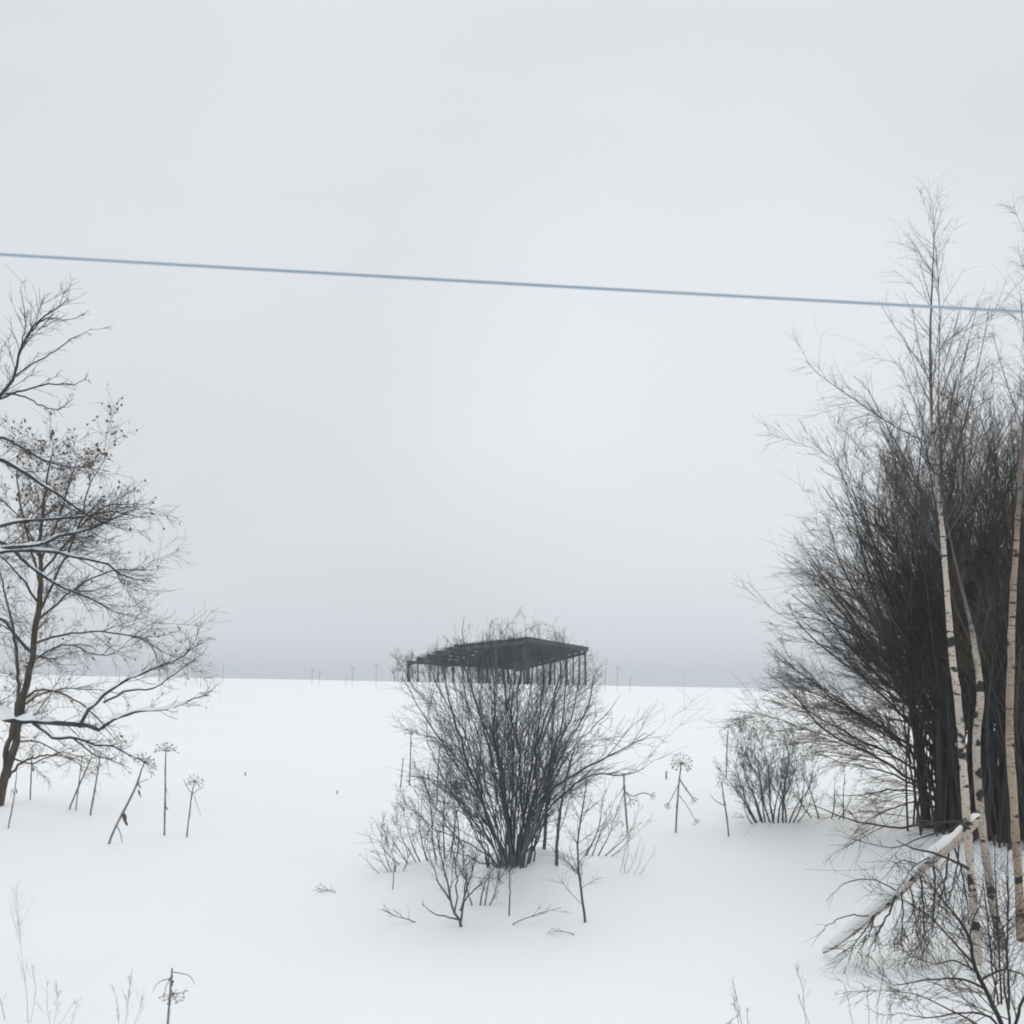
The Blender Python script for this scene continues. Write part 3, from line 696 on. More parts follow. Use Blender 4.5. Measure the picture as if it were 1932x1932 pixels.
BA, PA, RA = birch('birch_tree', 'tall slender birch with cream trunk rising above the dark thicket', 71,
    [(1846, 1818, 22), (1840, 1740, 21), (1833, 1660, 20), (1827, 1590, 21), (1821, 1500, 20), (1814, 1400, 18.5), (1806, 1310, 17.5), (1796, 1230, 16), (1788, 1130, 14), (1780, 1030, 13), (1771, 930, 11), (1761, 850, 9.5), (1757, 760, 8), (1755, 660, 6), (1757, 570, 4.6), (1761, 480, 2.8), (1762, 420, 1.4), (1756, 370, 0.5)],
    M['birch'], 0.52, 36, 0.10, 33,
    extra=[[(1826, 1560, 8), (1805, 1550, 6, -.2), (1750, 1555, 5, -.5), (1690, 1562, 4.4, -.6), (1630, 1553, 3.4, -.8), (1575, 1535, 2.4, -1), (1520, 1515, 1, -1.2)],
           [(1828, 1640, 7), (1800, 1625, 5, -.4), (1755, 1608, 4.4, -.6), (1715, 1598, 3, -.8), (1690, 1585, 1.5, -.9)],
           [(1828, 1545, 5), (1790, 1565, 4, .2), (1740, 1580, 3, .3), (1680, 1600, 2, .4), (1600, 1580, 1, .5)]])
BB, PB, RB = birch('birch_tree', 'middle birch with pale trunk, just right of the tall cream one', 72,
    [(1893, 1792, 24), (1880, 1740, 23), (1868, 1670, 21), (1859, 1610, 20), (1850, 1530, 20), (1843, 1450, 19), (1843, 1380, 19), (1850, 1320, 18), (1846, 1270, 16), (1838, 1215, 14), (1830, 1170, 10), (1815, 1110, 7), (1800, 1050, 5), (1790, 1000, 3), (1785, 960, 1)],
    M['birchmid'], 0.6, 12, 0.10, 34, d=PA[0, 1] + 0.35)
BC, PC, RC = birch('birch_tree', 'birch with tan trunk at the right edge of the picture', 73,
    [(1927, 1795, 22), (1925, 1740, 22), (1922, 1660, 21), (1916, 1580, 21), (1912, 1500, 20), (1906, 1420, 19), (1905, 1340, 19), (1907, 1260, 18), (1909, 1180, 17), (1913, 1100, 15), (1918, 1020, 13), (1925, 900, 11), (1934, 780, 8.5), (1945, 640, 6), (1956, 500, 4), (1962, 400, 2), (1966, 330, 0.6)],
    M['birchtan'], 0.55, 26, 0.10, 32, d=PA[0, 1] + 0.6)

# ---- fallen birch, snow on top
rg = np.random.default_rng(75)
g = G(1556, 1797)
dT = PA[0, 1]
fb = thing('fallen_birch', 'fallen birch trunk under thick snow, propped slanting against the birches', 'tree', tuple(float(c) for c in g))
fp = [(1553, 1797, 5), (1575, 1785, 8), (1620, 1750, 12), (1660, 1715, 14), (1700, 1680, 16), (1750, 1630, 17), (1800, 1590, 18), (1826, 1565, 18), (1840, 1552, 17), (1850, 1545, 14)]
r = resample([(a[0], a[1], a[2]) for a in fp], 40)
dd = np.linspace(g[1] - 0.15, dT - 0.05, 40)
FP = W(r[:, 0], r[:, 1], dd); FR = r[:, 2] * dd / F / 2
ft = Mesh().tubes(FP[None], FR[None], 10).build('trunk', M['birch'], fb)
up = np.array([0, 0, 1.0])
lump = np.clip(1 + 0.30 * np.interp(np.linspace(0, 17, 40), np.arange(18), rg.normal(size=18)), 0.45, 1.6)
lump[23:25] *= 0.5; lump[32:34] *= 0.55
sh = np.maximum(FR * np.interp(np.linspace(0, 1, 40), [0, .15, .5, .8, 1], [1.9, 1.9, 1.35, 1.0, 1.0]) * lump, 0.045); sh[0] *= 0.6; sh[-1] *= 0.3
SPp = FP + (FR * 0.95 + sh * 0.5)[:, None] * np.array([-0.25, -0.1, 1.0])
Mesh().tubes(SPp[None], (sh * 1.0)[None], 10).build('snow_cover', M['snowcap'], ft)
# hanging branches under it
hb = []
for (u, v, u2, v2, w_) in ((1648, 1728, 1600, 1795, 4), (1650, 1726, 1618, 1800, 4), (1690, 1690, 1640, 1790, 4.5), (1700, 1680, 1700, 1790, 3.5), (1735, 1645, 1745, 1795, 4), (1760, 1625, 1760, 1770, 4), (1790, 1600, 1765, 1740, 4), (1800, 1595, 1830, 1740, 4), (1810, 1585, 1790, 1700, 3.5), (1715, 1665, 1730, 1770, 3)):
    hb.append([(u, v, w_), ((u * 2 + u2) / 3 + 4, (v * 2 + v2) / 3, w_ * .8, -.1), ((u + u2 * 2) / 3 + 2, (v + v2 * 2) / 3, w_ * .6, -.2), (u2, v2, 0.8, -.3)])
P, R = limbs(hb, float(np.mean(dd)))
A = grow(rg, P, R, 13, 0.15, 1, 30, 9, 0.4, 0.3, 5, 0.08, (0, 0, -0.03), 0.05, 0.55, 0.004)
B = grow(rg, *A, 7, 0.1, 1, 32, 10, 0.42, 0.3, 4, 0.08, (0, 0, 0), 0.08, 0.6, 0.003)
for i in range(len(P)): Mesh().tubes(P[i:i + 1], R[i:i + 1], 6).build('branch', M['dark'], fb)
up_l = [[(1640, 1728, 3), (1600, 1728, 2.4), (1570, 1740, 1.8), (1545, 1765, 1)], [(1690, 1680, 3), (1650, 1660, 2), (1600, 1664, 1.6), (1558, 1700, 1)],
        [(1740, 1632, 3), (1700, 1625, 2), (1672, 1650, 1.2), (1640, 1690, .8)], [(1770, 1608, 3), (1720, 1640, 2, -.4), (1690, 1690, 1.4, -.6), (1670, 1720, .8, -.7)]]
P2, R2 = limbs(up_l, float(np.mean(dd)) - 0.15)
A2 = grow(rg, P2, R2, 7, 0.15, 1, 40, 12, 0.3, 0.3, 4, 0.08, (0, 0, -0.02), 0.06, 0.55, 0.003)
for i in range(len(P2)): Mesh().tubes(P2[i:i + 1], R2[i:i + 1], 5).build('branch', M['dark'], fb)
Mesh().tubes(*A).tubes(*B).tubes(*A2).build('twigs', M['dark'], fb, stuff=True)

# ---- foreground dark shrub, bottom right
rg = np.random.default_rng(77)
g = G(1905, 1985)
fs = thing('foreground_shrub', 'dark many-branched bare shrub in the bottom right corner, nearest the camera', 'shrub', tuple(float(c) for c in g))
fl = [[(1905, 1985, 10), (1890, 1932, 9), (1872, 1890, 8.5), (1855, 1864, 8), (1838, 1819, 7), (1825, 1765, 6), (1800, 1725, 4.5), (1772, 1690, 3), (1745, 1660, 1.4)],
      [(1838, 1819, 5), (1810, 1790, 4, -.2), (1770, 1745, 3.4, -.3), (1735, 1715, 2.6, -.4), (1700, 1695, 1.2, -.4)],
      [(1855, 1864, 5), (1825, 1850, 4.4, -.1), (1780, 1846, 3.6, -.2), (1725, 1852, 2.6, -.2), (1690, 1858, 2, -.1), (1650, 1840, 1, 0)],
      [(1905, 1985, 8), (1925, 1900, 6, .1), (1945, 1860, 5, .2), (1975, 1800, 3, .3), (2000, 1740, 1.5, .4)],
      [(1850, 1850, 5), (1885, 1830, 4, .2), (1915, 1834, 3, .3), (1945, 1845, 2, .3), (1980, 1850, 1, .3)],
      [(1895, 1950, 6), (1860, 1915, 4.4, -.2), (1800, 1912, 3.4, -.4), (1750, 1920, 2.4, -.5), (1690, 1910, 1, -.6)],
      [(1900, 1970, 6), (1850, 1935, 4, .3), (1790, 1905, 3, .5), (1740, 1880, 2, .6), (1690, 1870, 1, .7)],
      [(1828, 1780, 4), (1835, 1740, 3, .2), (1850, 1700, 2, .3), (1856, 1650, 1, .4)],
      [(1905, 1985, 6), (1905, 1920, 5, -.3), (1895, 1860, 4, -.5), (1900, 1800, 3, -.6), (1890, 1740, 1.5, -.7)],
      [(1838, 1830, 4), (1800, 1812, 3, .3), (1760, 1818, 2, .4), (1710, 1800, 1, .5)]]
P, R = limbs(fl, g[1])
P[:, :, 2] = P[:, :, 2]
A = grow(rg, P, R, 13, 0.15, 1, 40, 10, 0.26, 0.3, 6, 0.10, (-.03, 0, 0.04), 0, 0.55, 0.0030)
B = grow(rg, *A, 6.5, 0.15, 1, 40, 10, 0.40, 0.3, 4, 0.10, (0, 0, 0.03), 0, 0.6, 0.0022)
C = grow(rg, *B, 1.2, 0.15, 1, 36, 10, 0.45, 0.3, 3, 0.08, (0, 0, 0.04), 0, 0.7, 0.0022)
for i in range(len(P)): Mesh().tubes(P[i:i + 1], R[i:i + 1], 7).build('stem', M['dark'], fs)
Mesh().tubes(*A).tubes(*B).tubes(*C).build('twigs', M['dark'], fs, stuff=True)

# saplings between the birches
for i, (lab, pts) in enumerate((('thin dark sapling stem in the snow between tall birch and middle birch', [(1893, 1895, 4.5), (1890, 1840, 4), (1886, 1760, 3.4), (1882, 1680, 2.6), (1880, 1590, 1.4)]),
        ('dark straight sapling stem right below the tall birch foot', [(1932, 1908, 4.5), (1930, 1850, 4.2), (1929, 1780, 3.6), (1928, 1700, 3), (1926, 1600, 1.5)][:0] or [(1931, 1905, 5), (1930, 1850, 4.2), (1927, 1780, 3.6), (1930, 1700, 3), (1928, 1600, 1.5)]),
        ('thin sapling stem in front of the middle birch foot', [(1951, 1855, 4), (1948, 1780, 3.4), (1950, 1700, 3), (1946, 1620, 1.5)]),
        ('short thin sapling at the foot of the tall birch', [(1898, 1870, 4), (1884, 1800, 3.4), (1878, 1720, 3), (1868, 1640, 1.6)]))):
    pts = [(a[0] - 3, a[1], a[2] * 0.9) for a in pts]
    if i == 1: pts = [(a[0] - 24, a[1], a[2]) for a in pts]
    if i == 2: pts = [(a[0] - 45, a[1] + 15, a[2]) for a in pts]
    if i == 3: pts = [(a[0] - 10, a[1] + 25, a[2]) for a in pts]
    sapling('sapling', lab, 'sapling', 80 + i, pts, M['dark'], 16, 5, 0.3, 0.4, 48, 0.15, 0.02)

# ---------------------------------------------------------------- left: brown tree with dead leaves
rg = np.random.default_rng(91)
g = G(-2, 1520); dB = g[1]
bt = thing('leafy_tree', 'brown barked tree at the left edge, few dead leaves on its twigs', 'tree', tuple(float(c) for c in g))
tr = [[(-2, 1522, 17), (8, 1470, 16), (24, 1420, 15), (32, 1395, 14), (44, 1311, 13), (56, 1258, 12), (63, 1211, 11.5), (74, 1150, 11), (78, 1097, 9), (76, 1020, 7), (84, 940, 5), (92, 880, 3), (102, 835, 1)],
      [(-8, 1522, 12), (6, 1460, 11), (16, 1400, 10), (25, 1370, 8, -.2), (34, 1300, 7, -.3), (30, 1220, 6, -.4), (14, 1140, 4, -.5), (-10, 1050, 2, -.6)],
      [(-4, 1520, 9), (6, 1480, 6, -.2), (30, 1450, 5, -.4), (60, 1430, 4, -.5), (110, 1425, 2.5, -.6), (170, 1440, 1, -.7)]]
P, R = limbs(tr, dB, 40)
for i in range(2): Mesh().tubes(P[i:i + 1], R[i:i + 1], 9).build('trunk', M['brown'], bt)
Mesh().tubes(P[2:], R[2:], 7).build('branch', M['brown'], bt)
bl = [[(78, 1110, 6), (60, 1040, 5, .2), (40, 960, 4, .3), (32, 890, 2.6, .4), (42, 830, 1, .5)],
      [(72, 1160, 6), (110, 1080, 5, -.2), (150, 990, 4, -.3), (170, 915, 2.6, -.4), (198, 868, 1, -.4)],
      [(76, 1060, 5), (110, 980, 4, .2), (132, 910, 3, .3), (152, 855, 1, .4)],
      [(72, 1170, 5), (130, 1120, 4, .3), (200, 1080, 3, .5), (290, 1075, 1, .6)],
      [(62, 1215, 5), (110, 1200, 4.2, -.3), (180, 1192, 3.4, -.4), (262, 1204, 3, -.5), (310, 1230, 2, -.5), (335, 1240, 1, -.5)],
      [(58, 1250, 4), (120, 1215, 3.4, .3), (180, 1235, 2.4, .5), (220, 1230, 1.6, .6), (280, 1170, .8, .7)],
      [(44, 1320, 5), (80, 1300, 4, -.3), (130, 1315, 3.4, -.4), (175, 1345, 2.4, -.5), (220, 1400, 1, -.5)],
      [(44, 1330, 4), (90, 1305, 3, .2), (160, 1300, 2, .4), (240, 1310, 1, .5)],
      [(74, 1140, 5), (40, 1090, 4, -.2), (0, 1050, 3, -.3), (-60, 1010, 1, -.4)],
      [(60, 1230, 4), (20, 1190, 3, .2), (-40, 1160, 1, .3)],
      [(78, 1080, 5), (130, 1020, 4, -.3), (190, 960, 3, -.5), (262, 950, 1, -.6)],
      [(30, 1400, 4), (70, 1400, 3, .2), (120, 1425, 2, .3), (180, 1460, 1, .4)],
      [(76, 1040, 4), (40, 980, 3, -.3), (-10, 930, 2, -.4), (-50, 880, 1, -.5)],
      [(20, 1430, 4), (60, 1440, 3, -.4), (120, 1420, 2, -.5), (180, 1440, 1, -.5)]]
P2, R2 = limbs(bl, dB)
for i in range(len(P2)): Mesh().tubes(P2[i:i + 1], R2[i:i + 1], 6).build('branch', M['brown'], bt)
PT = np.stack([limb(t, dB, 16)[0] for t in tr]); RT = np.stack([limb(t, dB, 16)[1] for t in tr])
A0 = grow(rg, PT, RT, 60, 0.2, 1, 55, 12, 0.095, 0.3, 6, 0.12, (0.03, 0, 0.0), 0.03, 0.4, 0.0036)
A = grow(rg, P2, R2, 22, 0.10, 1, 42, 10, 0.19, 0.3, 6, 0.13, (0.02, 0, 0.0), 0.03, 0.5, 0.0042)
AA = (np.concatenate([A0[0], A[0]]), np.concatenate([A0[1], A[1]]))
B = grow(rg, *AA, 7, 0.15, 1, 40, 10, 0.34, 0.3, 4, 0.14, (0, 0, 0.0), 0.03, 0.6, 0.0033)
C = grow(rg, *B, 1.8, 0.2, 1, 36, 10, 0.42, 0.3, 3, 0.12, (0, 0, 0.0), 0, 0.7, 0.0024)
Mesh().tubes(*AA).tubes(*B).tubes(*C).build('crown', M['browntwig'], bt, stuff=True)
# dead leaves: small folded blades near twig ends, most of them in the top
tips = np.concatenate([B[0][:, -1], B[0][:, -2], C[0][:, -1]])
zt = (tips[:, 2] - tips[:, 2].min()) / np.ptp(tips[:, 2])
sel = rg.random(len(tips)) < 0.018 + 0.27 * np.clip((zt - 0.62) / 0.30, 0, 1)
tips = tips[sel]
lv, lf = [], []
for i, p in enumerate(tips):
    ax = norm(rg.normal(size=3) * [0.6, 0.6, 0.4] + [0, 0, -0.7]); sd = norm(np.cross(ax, rg.normal(size=3))); up_ = np.cross(ax, sd)
    s = rg.uniform(0.06, 0.11)
    lv += [p, p + ax * s * .5 + sd * s * .30 + up_ * s * .12, p + ax * s, p + ax * s * .5 - sd * s * .30 + up_ * s * .12]
    lf += [[4 * i, 4 * i + 1, 4 * i + 2], [4 * i, 4 * i + 2, 4 * i + 3]]
lo = new_mesh('dead_leaves', np.array(lv), [(3, np.array(lf))], M['leaf'], bt, smooth=False); lo['kind'] = 'stuff'

# ---------------------------------------------------------------- left: nearer grey tree, its trunk outside the frame
rg = np.random.default_rng(95)
dG = 17.5
gx = (-190 - CX) * dG / F
gt = thing('grey_tree', 'nearer grey bare tree whose snowy limbs enter from the left edge', 'tree', (gx, dG, float(height(gx, dG))))
vb = VH + (CAMZ - float(height(gx, dG)) + 0.2) * F / dG
tp = [(-190, vb, 46), (-186, 1700, 42), (-180, 1450, 38), (-182, 1250, 33), (-170, 1000, 27), (-160, 850, 20), (-150, 700, 12), (-150, 560, 5), (-148, 470, 1)]
Pt, Rt = limb(tp, dG, 40)
Mesh().tubes(Pt[None], Rt[None], 12).build('trunk', M['grey'], gt)
gl_ = [  # (points, snow on it)
    ([(-160, 850, 14), (-80, 800, 11), (-12, 758, 8.5), (18, 727, 8), (30, 700, 6.5), (40, 655, 5), (60, 620, 4), (90, 592, 3.4), (112, 580, 2.6), (130, 562, 1.2)], 0),
    ([(-12, 758, 6), (18, 745, 5), (60, 733, 4), (110, 724, 3), (140, 725, 2.2), (162, 715, 1)], 0),
    ([(10, 742, 4), (50, 750, 3.4), (85, 768, 2.6), (112, 771, 2), (138, 752, 1)], 0),
    ([(25, 712, 4), (60, 688, 3.4), (100, 665, 2.8), (130, 642, 2.4), (155, 632, 1.6), (174, 620, .8)], 0),
    ([(34, 680, 3.6), (42, 645, 3, .1), (48, 615, 2.4, .1), (45, 580, 1.6, .1), (40, 545, .8, .1)], 0),
    ([(48, 640, 3), (80, 605, 2.6, -.1), (105, 600, 2, -.1), (130, 604, 1.6, -.1), (160, 592, .8, -.1)], 0),
    ([(-165, 920, 16), (-80, 850, 11), (-5, 826, 6), (40, 845, 5), (85, 870, 4), (130, 880, 2.6), (175, 882, 1)], 0),
    ([(-165, 930, 16), (-80, 880, 12), (-5, 866, 10), (22, 878, 9), (60, 900, 8), (100, 928, 6.5), (150, 962, 5), (190, 985, 3), (240, 1000, 1.2)], 1),
    ([(-172, 1050, 14), (-80, 1010, 11), (0, 991, 8), (50, 982, 7), (100, 980, 6), (160, 975, 4.6), (215, 965, 3), (270, 978, 1.2)], 1),
    ([(-172, 1080, 14), (-80, 1050, 11), (0, 1033, 8.5), (70, 1030, 7.5), (110, 1012, 6.5), (170, 998, 5), (215, 978, 3.6), (250, 960, 1.4)], 1),
    ([(-174, 1090, 14), (-80, 1060, 11), (0, 1043, 9), (60, 1038, 7.5, .1), (130, 1048, 6, .1), (200, 1062, 4.6, .1), (240, 1090, 3, .1), (290, 1098, 1.2, .1)], 1),
    ([(-174, 1090, 13), (-80, 1055, 10, .2), (0, 1020, 8, .3), (60, 1070, 7, .3), (110, 1105, 6, .3), (160, 1125, 4.5, .3), (192, 1140, 2.4, .3), (225, 1160, 0.6, .3)], 1),
    ([(-176, 1200, 13), (-80, 1160, 10), (0, 1168, 7), (40, 1215, 5.5), (65, 1235, 4), (110, 1245, 1.2)], 0),
    ([(-182, 1400, 18), (-90, 1340, 15), (0, 1354, 14), (30, 1362, 13), (60, 1360, 12), (110, 1365, 11), (160, 1369, 9.5), (190, 1375, 8)], 1),
    ([(150, 1372, 8), (165, 1340, 8, -.1), (190, 1318, 7.5, -.1), (220, 1295, 6, -.1), (260, 1275, 4.6, -.1), (310, 1252, 3.4, -.1), (345, 1238, 2.6, -.1), (372, 1205, 1, -.1)], 1),
    ([(190, 1375, 7), (215, 1358, 7), (245, 1345, 6), (290, 1340, 4.6), (330, 1335, 3.4), (365, 1318, 2.4), (395, 1312, 1)], 1),
    ([(195, 1325, 5), (240, 1305, 4.4, .1), (290, 1297, 3.4, .1), (325, 1275, 2.4, .1), (355, 1255, 2, .1), (385, 1232, .8, .1)], 1),
    ([(60, 1362, 8), (100, 1390, 7, -.1), (140, 1392, 6, -.1), (180, 1403, 5, -.1), (215, 1410, 3.6, -.1), (260, 1430, 2, -.1), (285, 1445, .8, -.1)], 1),
    ([(140, 1395, 4), (180, 1425, 3, .1), (215, 1435, 2, .1), (250, 1452, .8, .1)], 0)]
P, R = limbs([a for a, s in gl_], dG)
R = R * 0.86
for i in range(len(P)):
    br_ = Mesh().tubes(P[i:i + 1], R[i:i + 1], 8).build('branch', M['grey'], gt)
    if gl_[i][1]:
        big = i in (14, 15); huge = i == 13
        p = P[i, 1:-3]; r = R[i, 1:-3]
        tt = resample(np.concatenate([p, r[:, None]], 1)[:, [0, 2, 1, 3]], 36)
        p = tt[:, [0, 2, 1]]; r = tt[:, 3]
        lump = np.clip(1 + 0.45 * np.interp(np.linspace(0, 14, 36), np.arange(15), rg.normal(size=15)), 0.25, 2)
        sl = np.clip(1.25 - np.abs(np.gradient(p[:, 2])) / np.maximum(np.linalg.norm(np.gradient(p, axis=0), axis=1), 1e-6), 0.3, 1)
        h = r * (1.35 if big else 0.85) * lump * sl
        if huge: h = h * np.interp(np.linspace(0, 1, 36), [0, .45, .6, .75, 1], [2.0, 2.4, 2.2, 1.3, 0.9])
        h[0] = h[-1] = 0.002
        Mesh().tubes((p + np.array([0, 0, 1.0]) * (r * 0.75 + h * 0.35)[:, None])[None], h[None], 8).build('branch_snow', M['snowcap'], br_)
# twigs only on the thinner outer halves
A = grow(rg, P, R, 21, 0.36, 1, 36, 9, 0.17, 0.35, 6, 0.10, (.02, 0, 0.03), 0, 0.5, 0.0034, prof=lambda t: 1.25 - 0.65 * t)
B = grow(rg, *A, 4.2, 0.2, 1, 42, 9, 0.38, 0.3, 4, 0.11, (0, 0, 0.05), 0, 0.6, 0.0027)
C = grow(rg, *B, 0.8, 0.3, 1, 40, 9, 0.4, 0.3, 3, 0.09, (0, 0, 0.06), 0, 0.7, 0.0022)
A3 = grow(rg, Pt[None], Rt[None], 16, 0.3, 1, 55, 8, 0.16, 0.3, 6, 0.08, (-.05, 0, 0.05), 0, 0.4, 0.004)
B3 = grow(rg, *A3, 6, 0.2, 1, 38, 9, 0.36, 0.3, 4, 0.09, (-0.05, 0, 0.05), 0, 0.6, 0.003)
keep = lambda X_: X_[0][:, -1, 0] < (-60 - CX) * X_[0][:, -1, 1] / F
for X_ in (A3, B3): pass
ka, kb = keep(A3), keep(B3)
Mesh().tubes(*A).tubes(*B).tubes(*C).tubes(A3[0][ka], A3[1][ka]).tubes(B3[0][kb], B3[1][kb]).build('crown', M['grey'], gt, stuff=True)

# ---------------------------------------------------------------- dry hogweed stalks
def umbel(mb, c, axis, rad, n, rng, spread=80, hang=0.0, th_=1.0):
    axis = norm(np.array(axis, float))
    a1 = norm(np.cross(axis, [0.3, 1, 0.2])); a2 = np.cross(axis, a1)
    Ps, ends = [], []
    for i in range(n):
        th = np.radians(spread) * math.sqrt((i + 0.5) / n); ph = i * 2.39996 + rng.normal(0, .15)
        d = norm(axis * math.cos(th) + (a1 * math.cos(ph) + a2 * math.sin(ph)) * math.sin(th))
        r = rad * rng.uniform(0.8, 1.08)
        p1 = c + d * r * 0.55 + axis * r * .05; p2 = c + d * r + np.array([0, 0, -hang * r])
        Ps.append([c, p1, p2]); ends.append((p2, d))
    mb.tubes(np.array(Ps), np.full((n, 3), 0.0029 * th_), 3)
    Q = []
    for p, d in ends:                   # umbellets
        for j in range(5):
            dd_ = norm(d + rng.normal(0, 0.7, 3)); Q.append([p, p + dd_ * rad * 0.16])
    mb.tubes(np.array(Q), np.full((len(Q), 2), 0.0042 * th_), 3)

def hogweed(label, seed, pts, top=None, sides=(), leaves=(), m='stalk', umb=None):
    """pts rows (u, v, width); top (radius px, rays, spread, hang); sides rows: polyline rows + umbel; leaves rows: (u, v, len px)"""
    rng = np.random.default_rng(seed)
    g = G(pts[0][0], pts[0][1]); d = g[1]; k = d / F
    root = thing('dry_hogweed', label, 'dead plant', tuple(float(c) for c in g), 'dead weed stalks in the snow')
    P, R = limb(pts, d, 14, 0.12); P[0, 2] -= 0.06; R *= 0.86
    R[5] *= 1.25; R[10] *= 1.25
    Mesh().tubes(P[None], R[None], 7).build('stalk', M[m], root)
    if top:
        mb = Mesh(); umbel(mb, P[-1], P[-1] - P[-3], top[0] * k, top[1], rng, top[2], top[3])
        mb.build('umbel', M['umbel'], root, stuff=True)
    for pl, um in sides:
        Ps, Rs = limb(pl, d, 10, 0.3)
        sst = Mesh().tubes(Ps[None], Rs[None], 5).build('side_stem', M[m], root)
        if um:
            mb = Mesh(); umbel(mb, Ps[-1], Ps[-1] - Ps[-2], um[0] * k, um[1], rng, um[2], um[3]); mb.build('umbel', M['umbel'], sst, stuff=True)
    for (u, v, ln) in leaves:           # shrivelled hanging leaf
        p = W(u, v, d); n = 6
        sdv = norm(rng.normal(size=3) * [1, .5, .2]); V_, Fq = [], []
        for j in range(n):
            t = j / (n - 1); wv = ln * k * 0.20 * math.sin(math.pi * (0.12 + 0.8 * t)) * rng.uniform(.6, 1.3)
            c = p + np.array([0.25 * ln * k * t + rng.normal(0, .01), rng.normal(0, .01), -ln * k * t])
            V_ += [c - sdv * wv, c + [0, .012, 0], c + sdv * wv]
        for j in range(n - 1):
            for s in (0, 1): a = 3 * j + s; Fq.append([a, a + 1, a + 4, a + 3])
        new_mesh('withered_leaf', np.array(V_), [(4, np.array(Fq))], M['umbel'], root)
    return root

hogweed('broken hogweed stalk with drooping seed heads beside the big bush, right side', 101, [(1184, 1571, 4.6), (1181, 1530, 4.4), (1178, 1490, 4), (1177, 1462, 3.4)],
        sides=[([(1180, 1495, 2.6), (1195, 1502, 2.2), (1212, 1496, 2), (1228, 1500, 1.8)], (9, 12, 80, .1)), ([(1179, 1492, 2.4), (1184, 1500, 2), (1189, 1508, 2)], (12, 16, 80, .1)), ([(1179, 1490, 2), (1172, 1510, 1.6), (1165, 1530, 1.2)], None)], leaves=[(1172, 1548, 14)])
hogweed('upright hogweed with a round spoked seed head, right of the bush', 102, [(1275, 1571, 4.2), (1277, 1530, 4), (1280, 1490, 3.6), (1283, 1460, 3), (1286, 1440, 2.4)], top=(21, 34, 130, 0.05),
        sides=[([(1282, 1470, 3), (1292, 1485, 2.6), (1306, 1504, 2.2)], (10, 12, 60, .2)), ([(1281, 1478, 2), (1270, 1500, 1.6), (1262, 1515, 1.4)], (9, 10, 60, .3)), ([(1281, 1500, 1.6), (1296, 1520, 1.4), (1311, 1545, 1.2)], (9, 10, 60, .3))], leaves=[(1294, 1485, 9)])
hogweed('leaning hogweed stalk with a bent head, left of the small round bush', 103, [(1375, 1578, 3.8), (1371, 1540, 3.6), (1366, 1510, 3.2), (1362, 1478, 2.4)], top=(12, 12, 95, .5), leaves=[(1367, 1512, 8)],
        sides=[([(1368, 1520, 2), (1352, 1512, 1.6), (1340, 1500, 1)], None)])
hogweed('thin hogweed stalk standing among the small round bush twigs', 104, [(1370, 1468, 2.6), (1371, 1430, 2.6), (1372, 1400, 2.2), (1374, 1372, 1.8)], top=(12, 14, 95, .4))
hogweed('thick hogweed stalk leaning right with withered leaves, left of the field', 105, [(204, 1592, 5.4), (222, 1552, 5.2), (240, 1518, 5), (258, 1480, 4.4), (266, 1455, 3.4), (272, 1440, 2.6)], top=(22, 26, 85, .25),
        sides=[([(220, 1556, 2), (227, 1572, 1.8), (231, 1590, 1.4)], None), ([(258, 1482, 2), (268, 1474, 1.6), (280, 1470, 1.4)], None)], leaves=[(233, 1532, 26), (262, 1490, 14), (262, 1478, 10)])
hogweed('straight tall hogweed with a wide flat seed head, left of the field', 106, [(310, 1576, 4.2), (311, 1530, 4), (312, 1480, 3.6), (312, 1440, 3), (313, 1418, 2.2)], top=(21, 26, 88, .12), leaves=[(313, 1484, 18), (313, 1520, 9)])
hogweed('slim hogweed with forked head, rightmost of the stalks on the left', 107, [(352, 1579, 3.6), (357, 1540, 3.2), (361, 1505, 3), (365, 1483, 2.4), (367, 1475, 2)], top=(15, 22, 120, .1),
        sides=[([(364, 1498, 1.8), (354, 1486, 1.4), (346, 1470, 1)], None), ([(364, 1498, 1.8), (374, 1490, 1.4), (384, 1484, 1)], None), ([(366, 1500, 1.4), (372, 1520, 1), (379, 1538, .8)], None)])
hogweed('plain hogweed stalk slanting right under the grey tree limbs', 108, [(170, 1538, 4), (177, 1500, 3.8), (184, 1460, 3.2), (190, 1420, 2.2)], top=(10, 8, 80, .3))
hogweed('crossed hogweed stalk leaning furthest right under the snowy limb', 109, [(130, 1527, 3.8), (145, 1492, 3.6), (158, 1462, 3), (172, 1430, 2)])
hogweed('short upright hogweed stalk next to the crossed one', 110, [(143, 1529, 3), (146, 1500, 2.8), (151, 1460, 2.4), (155, 1425, 1.6)])
hogweed('tan stalk with small hanging leaves, near the brown tree foot', 111, [(15, 1563, 3.2), (22, 1530, 3), (27, 1500, 2.6), (32, 1455, 1.8)], sides=[([(27, 1500, 1.6), (22, 1488, 1.4), (20, 1505, 1)], None)], leaves=[(30, 1488, 9)])
hogweed('grey stalk just right of the brown tree trunk', 112, [(57, 1509, 3.4), (58, 1480, 3), (60, 1440, 2.6), (61, 1405, 1.6)], leaves=[(62, 1448, 9)])
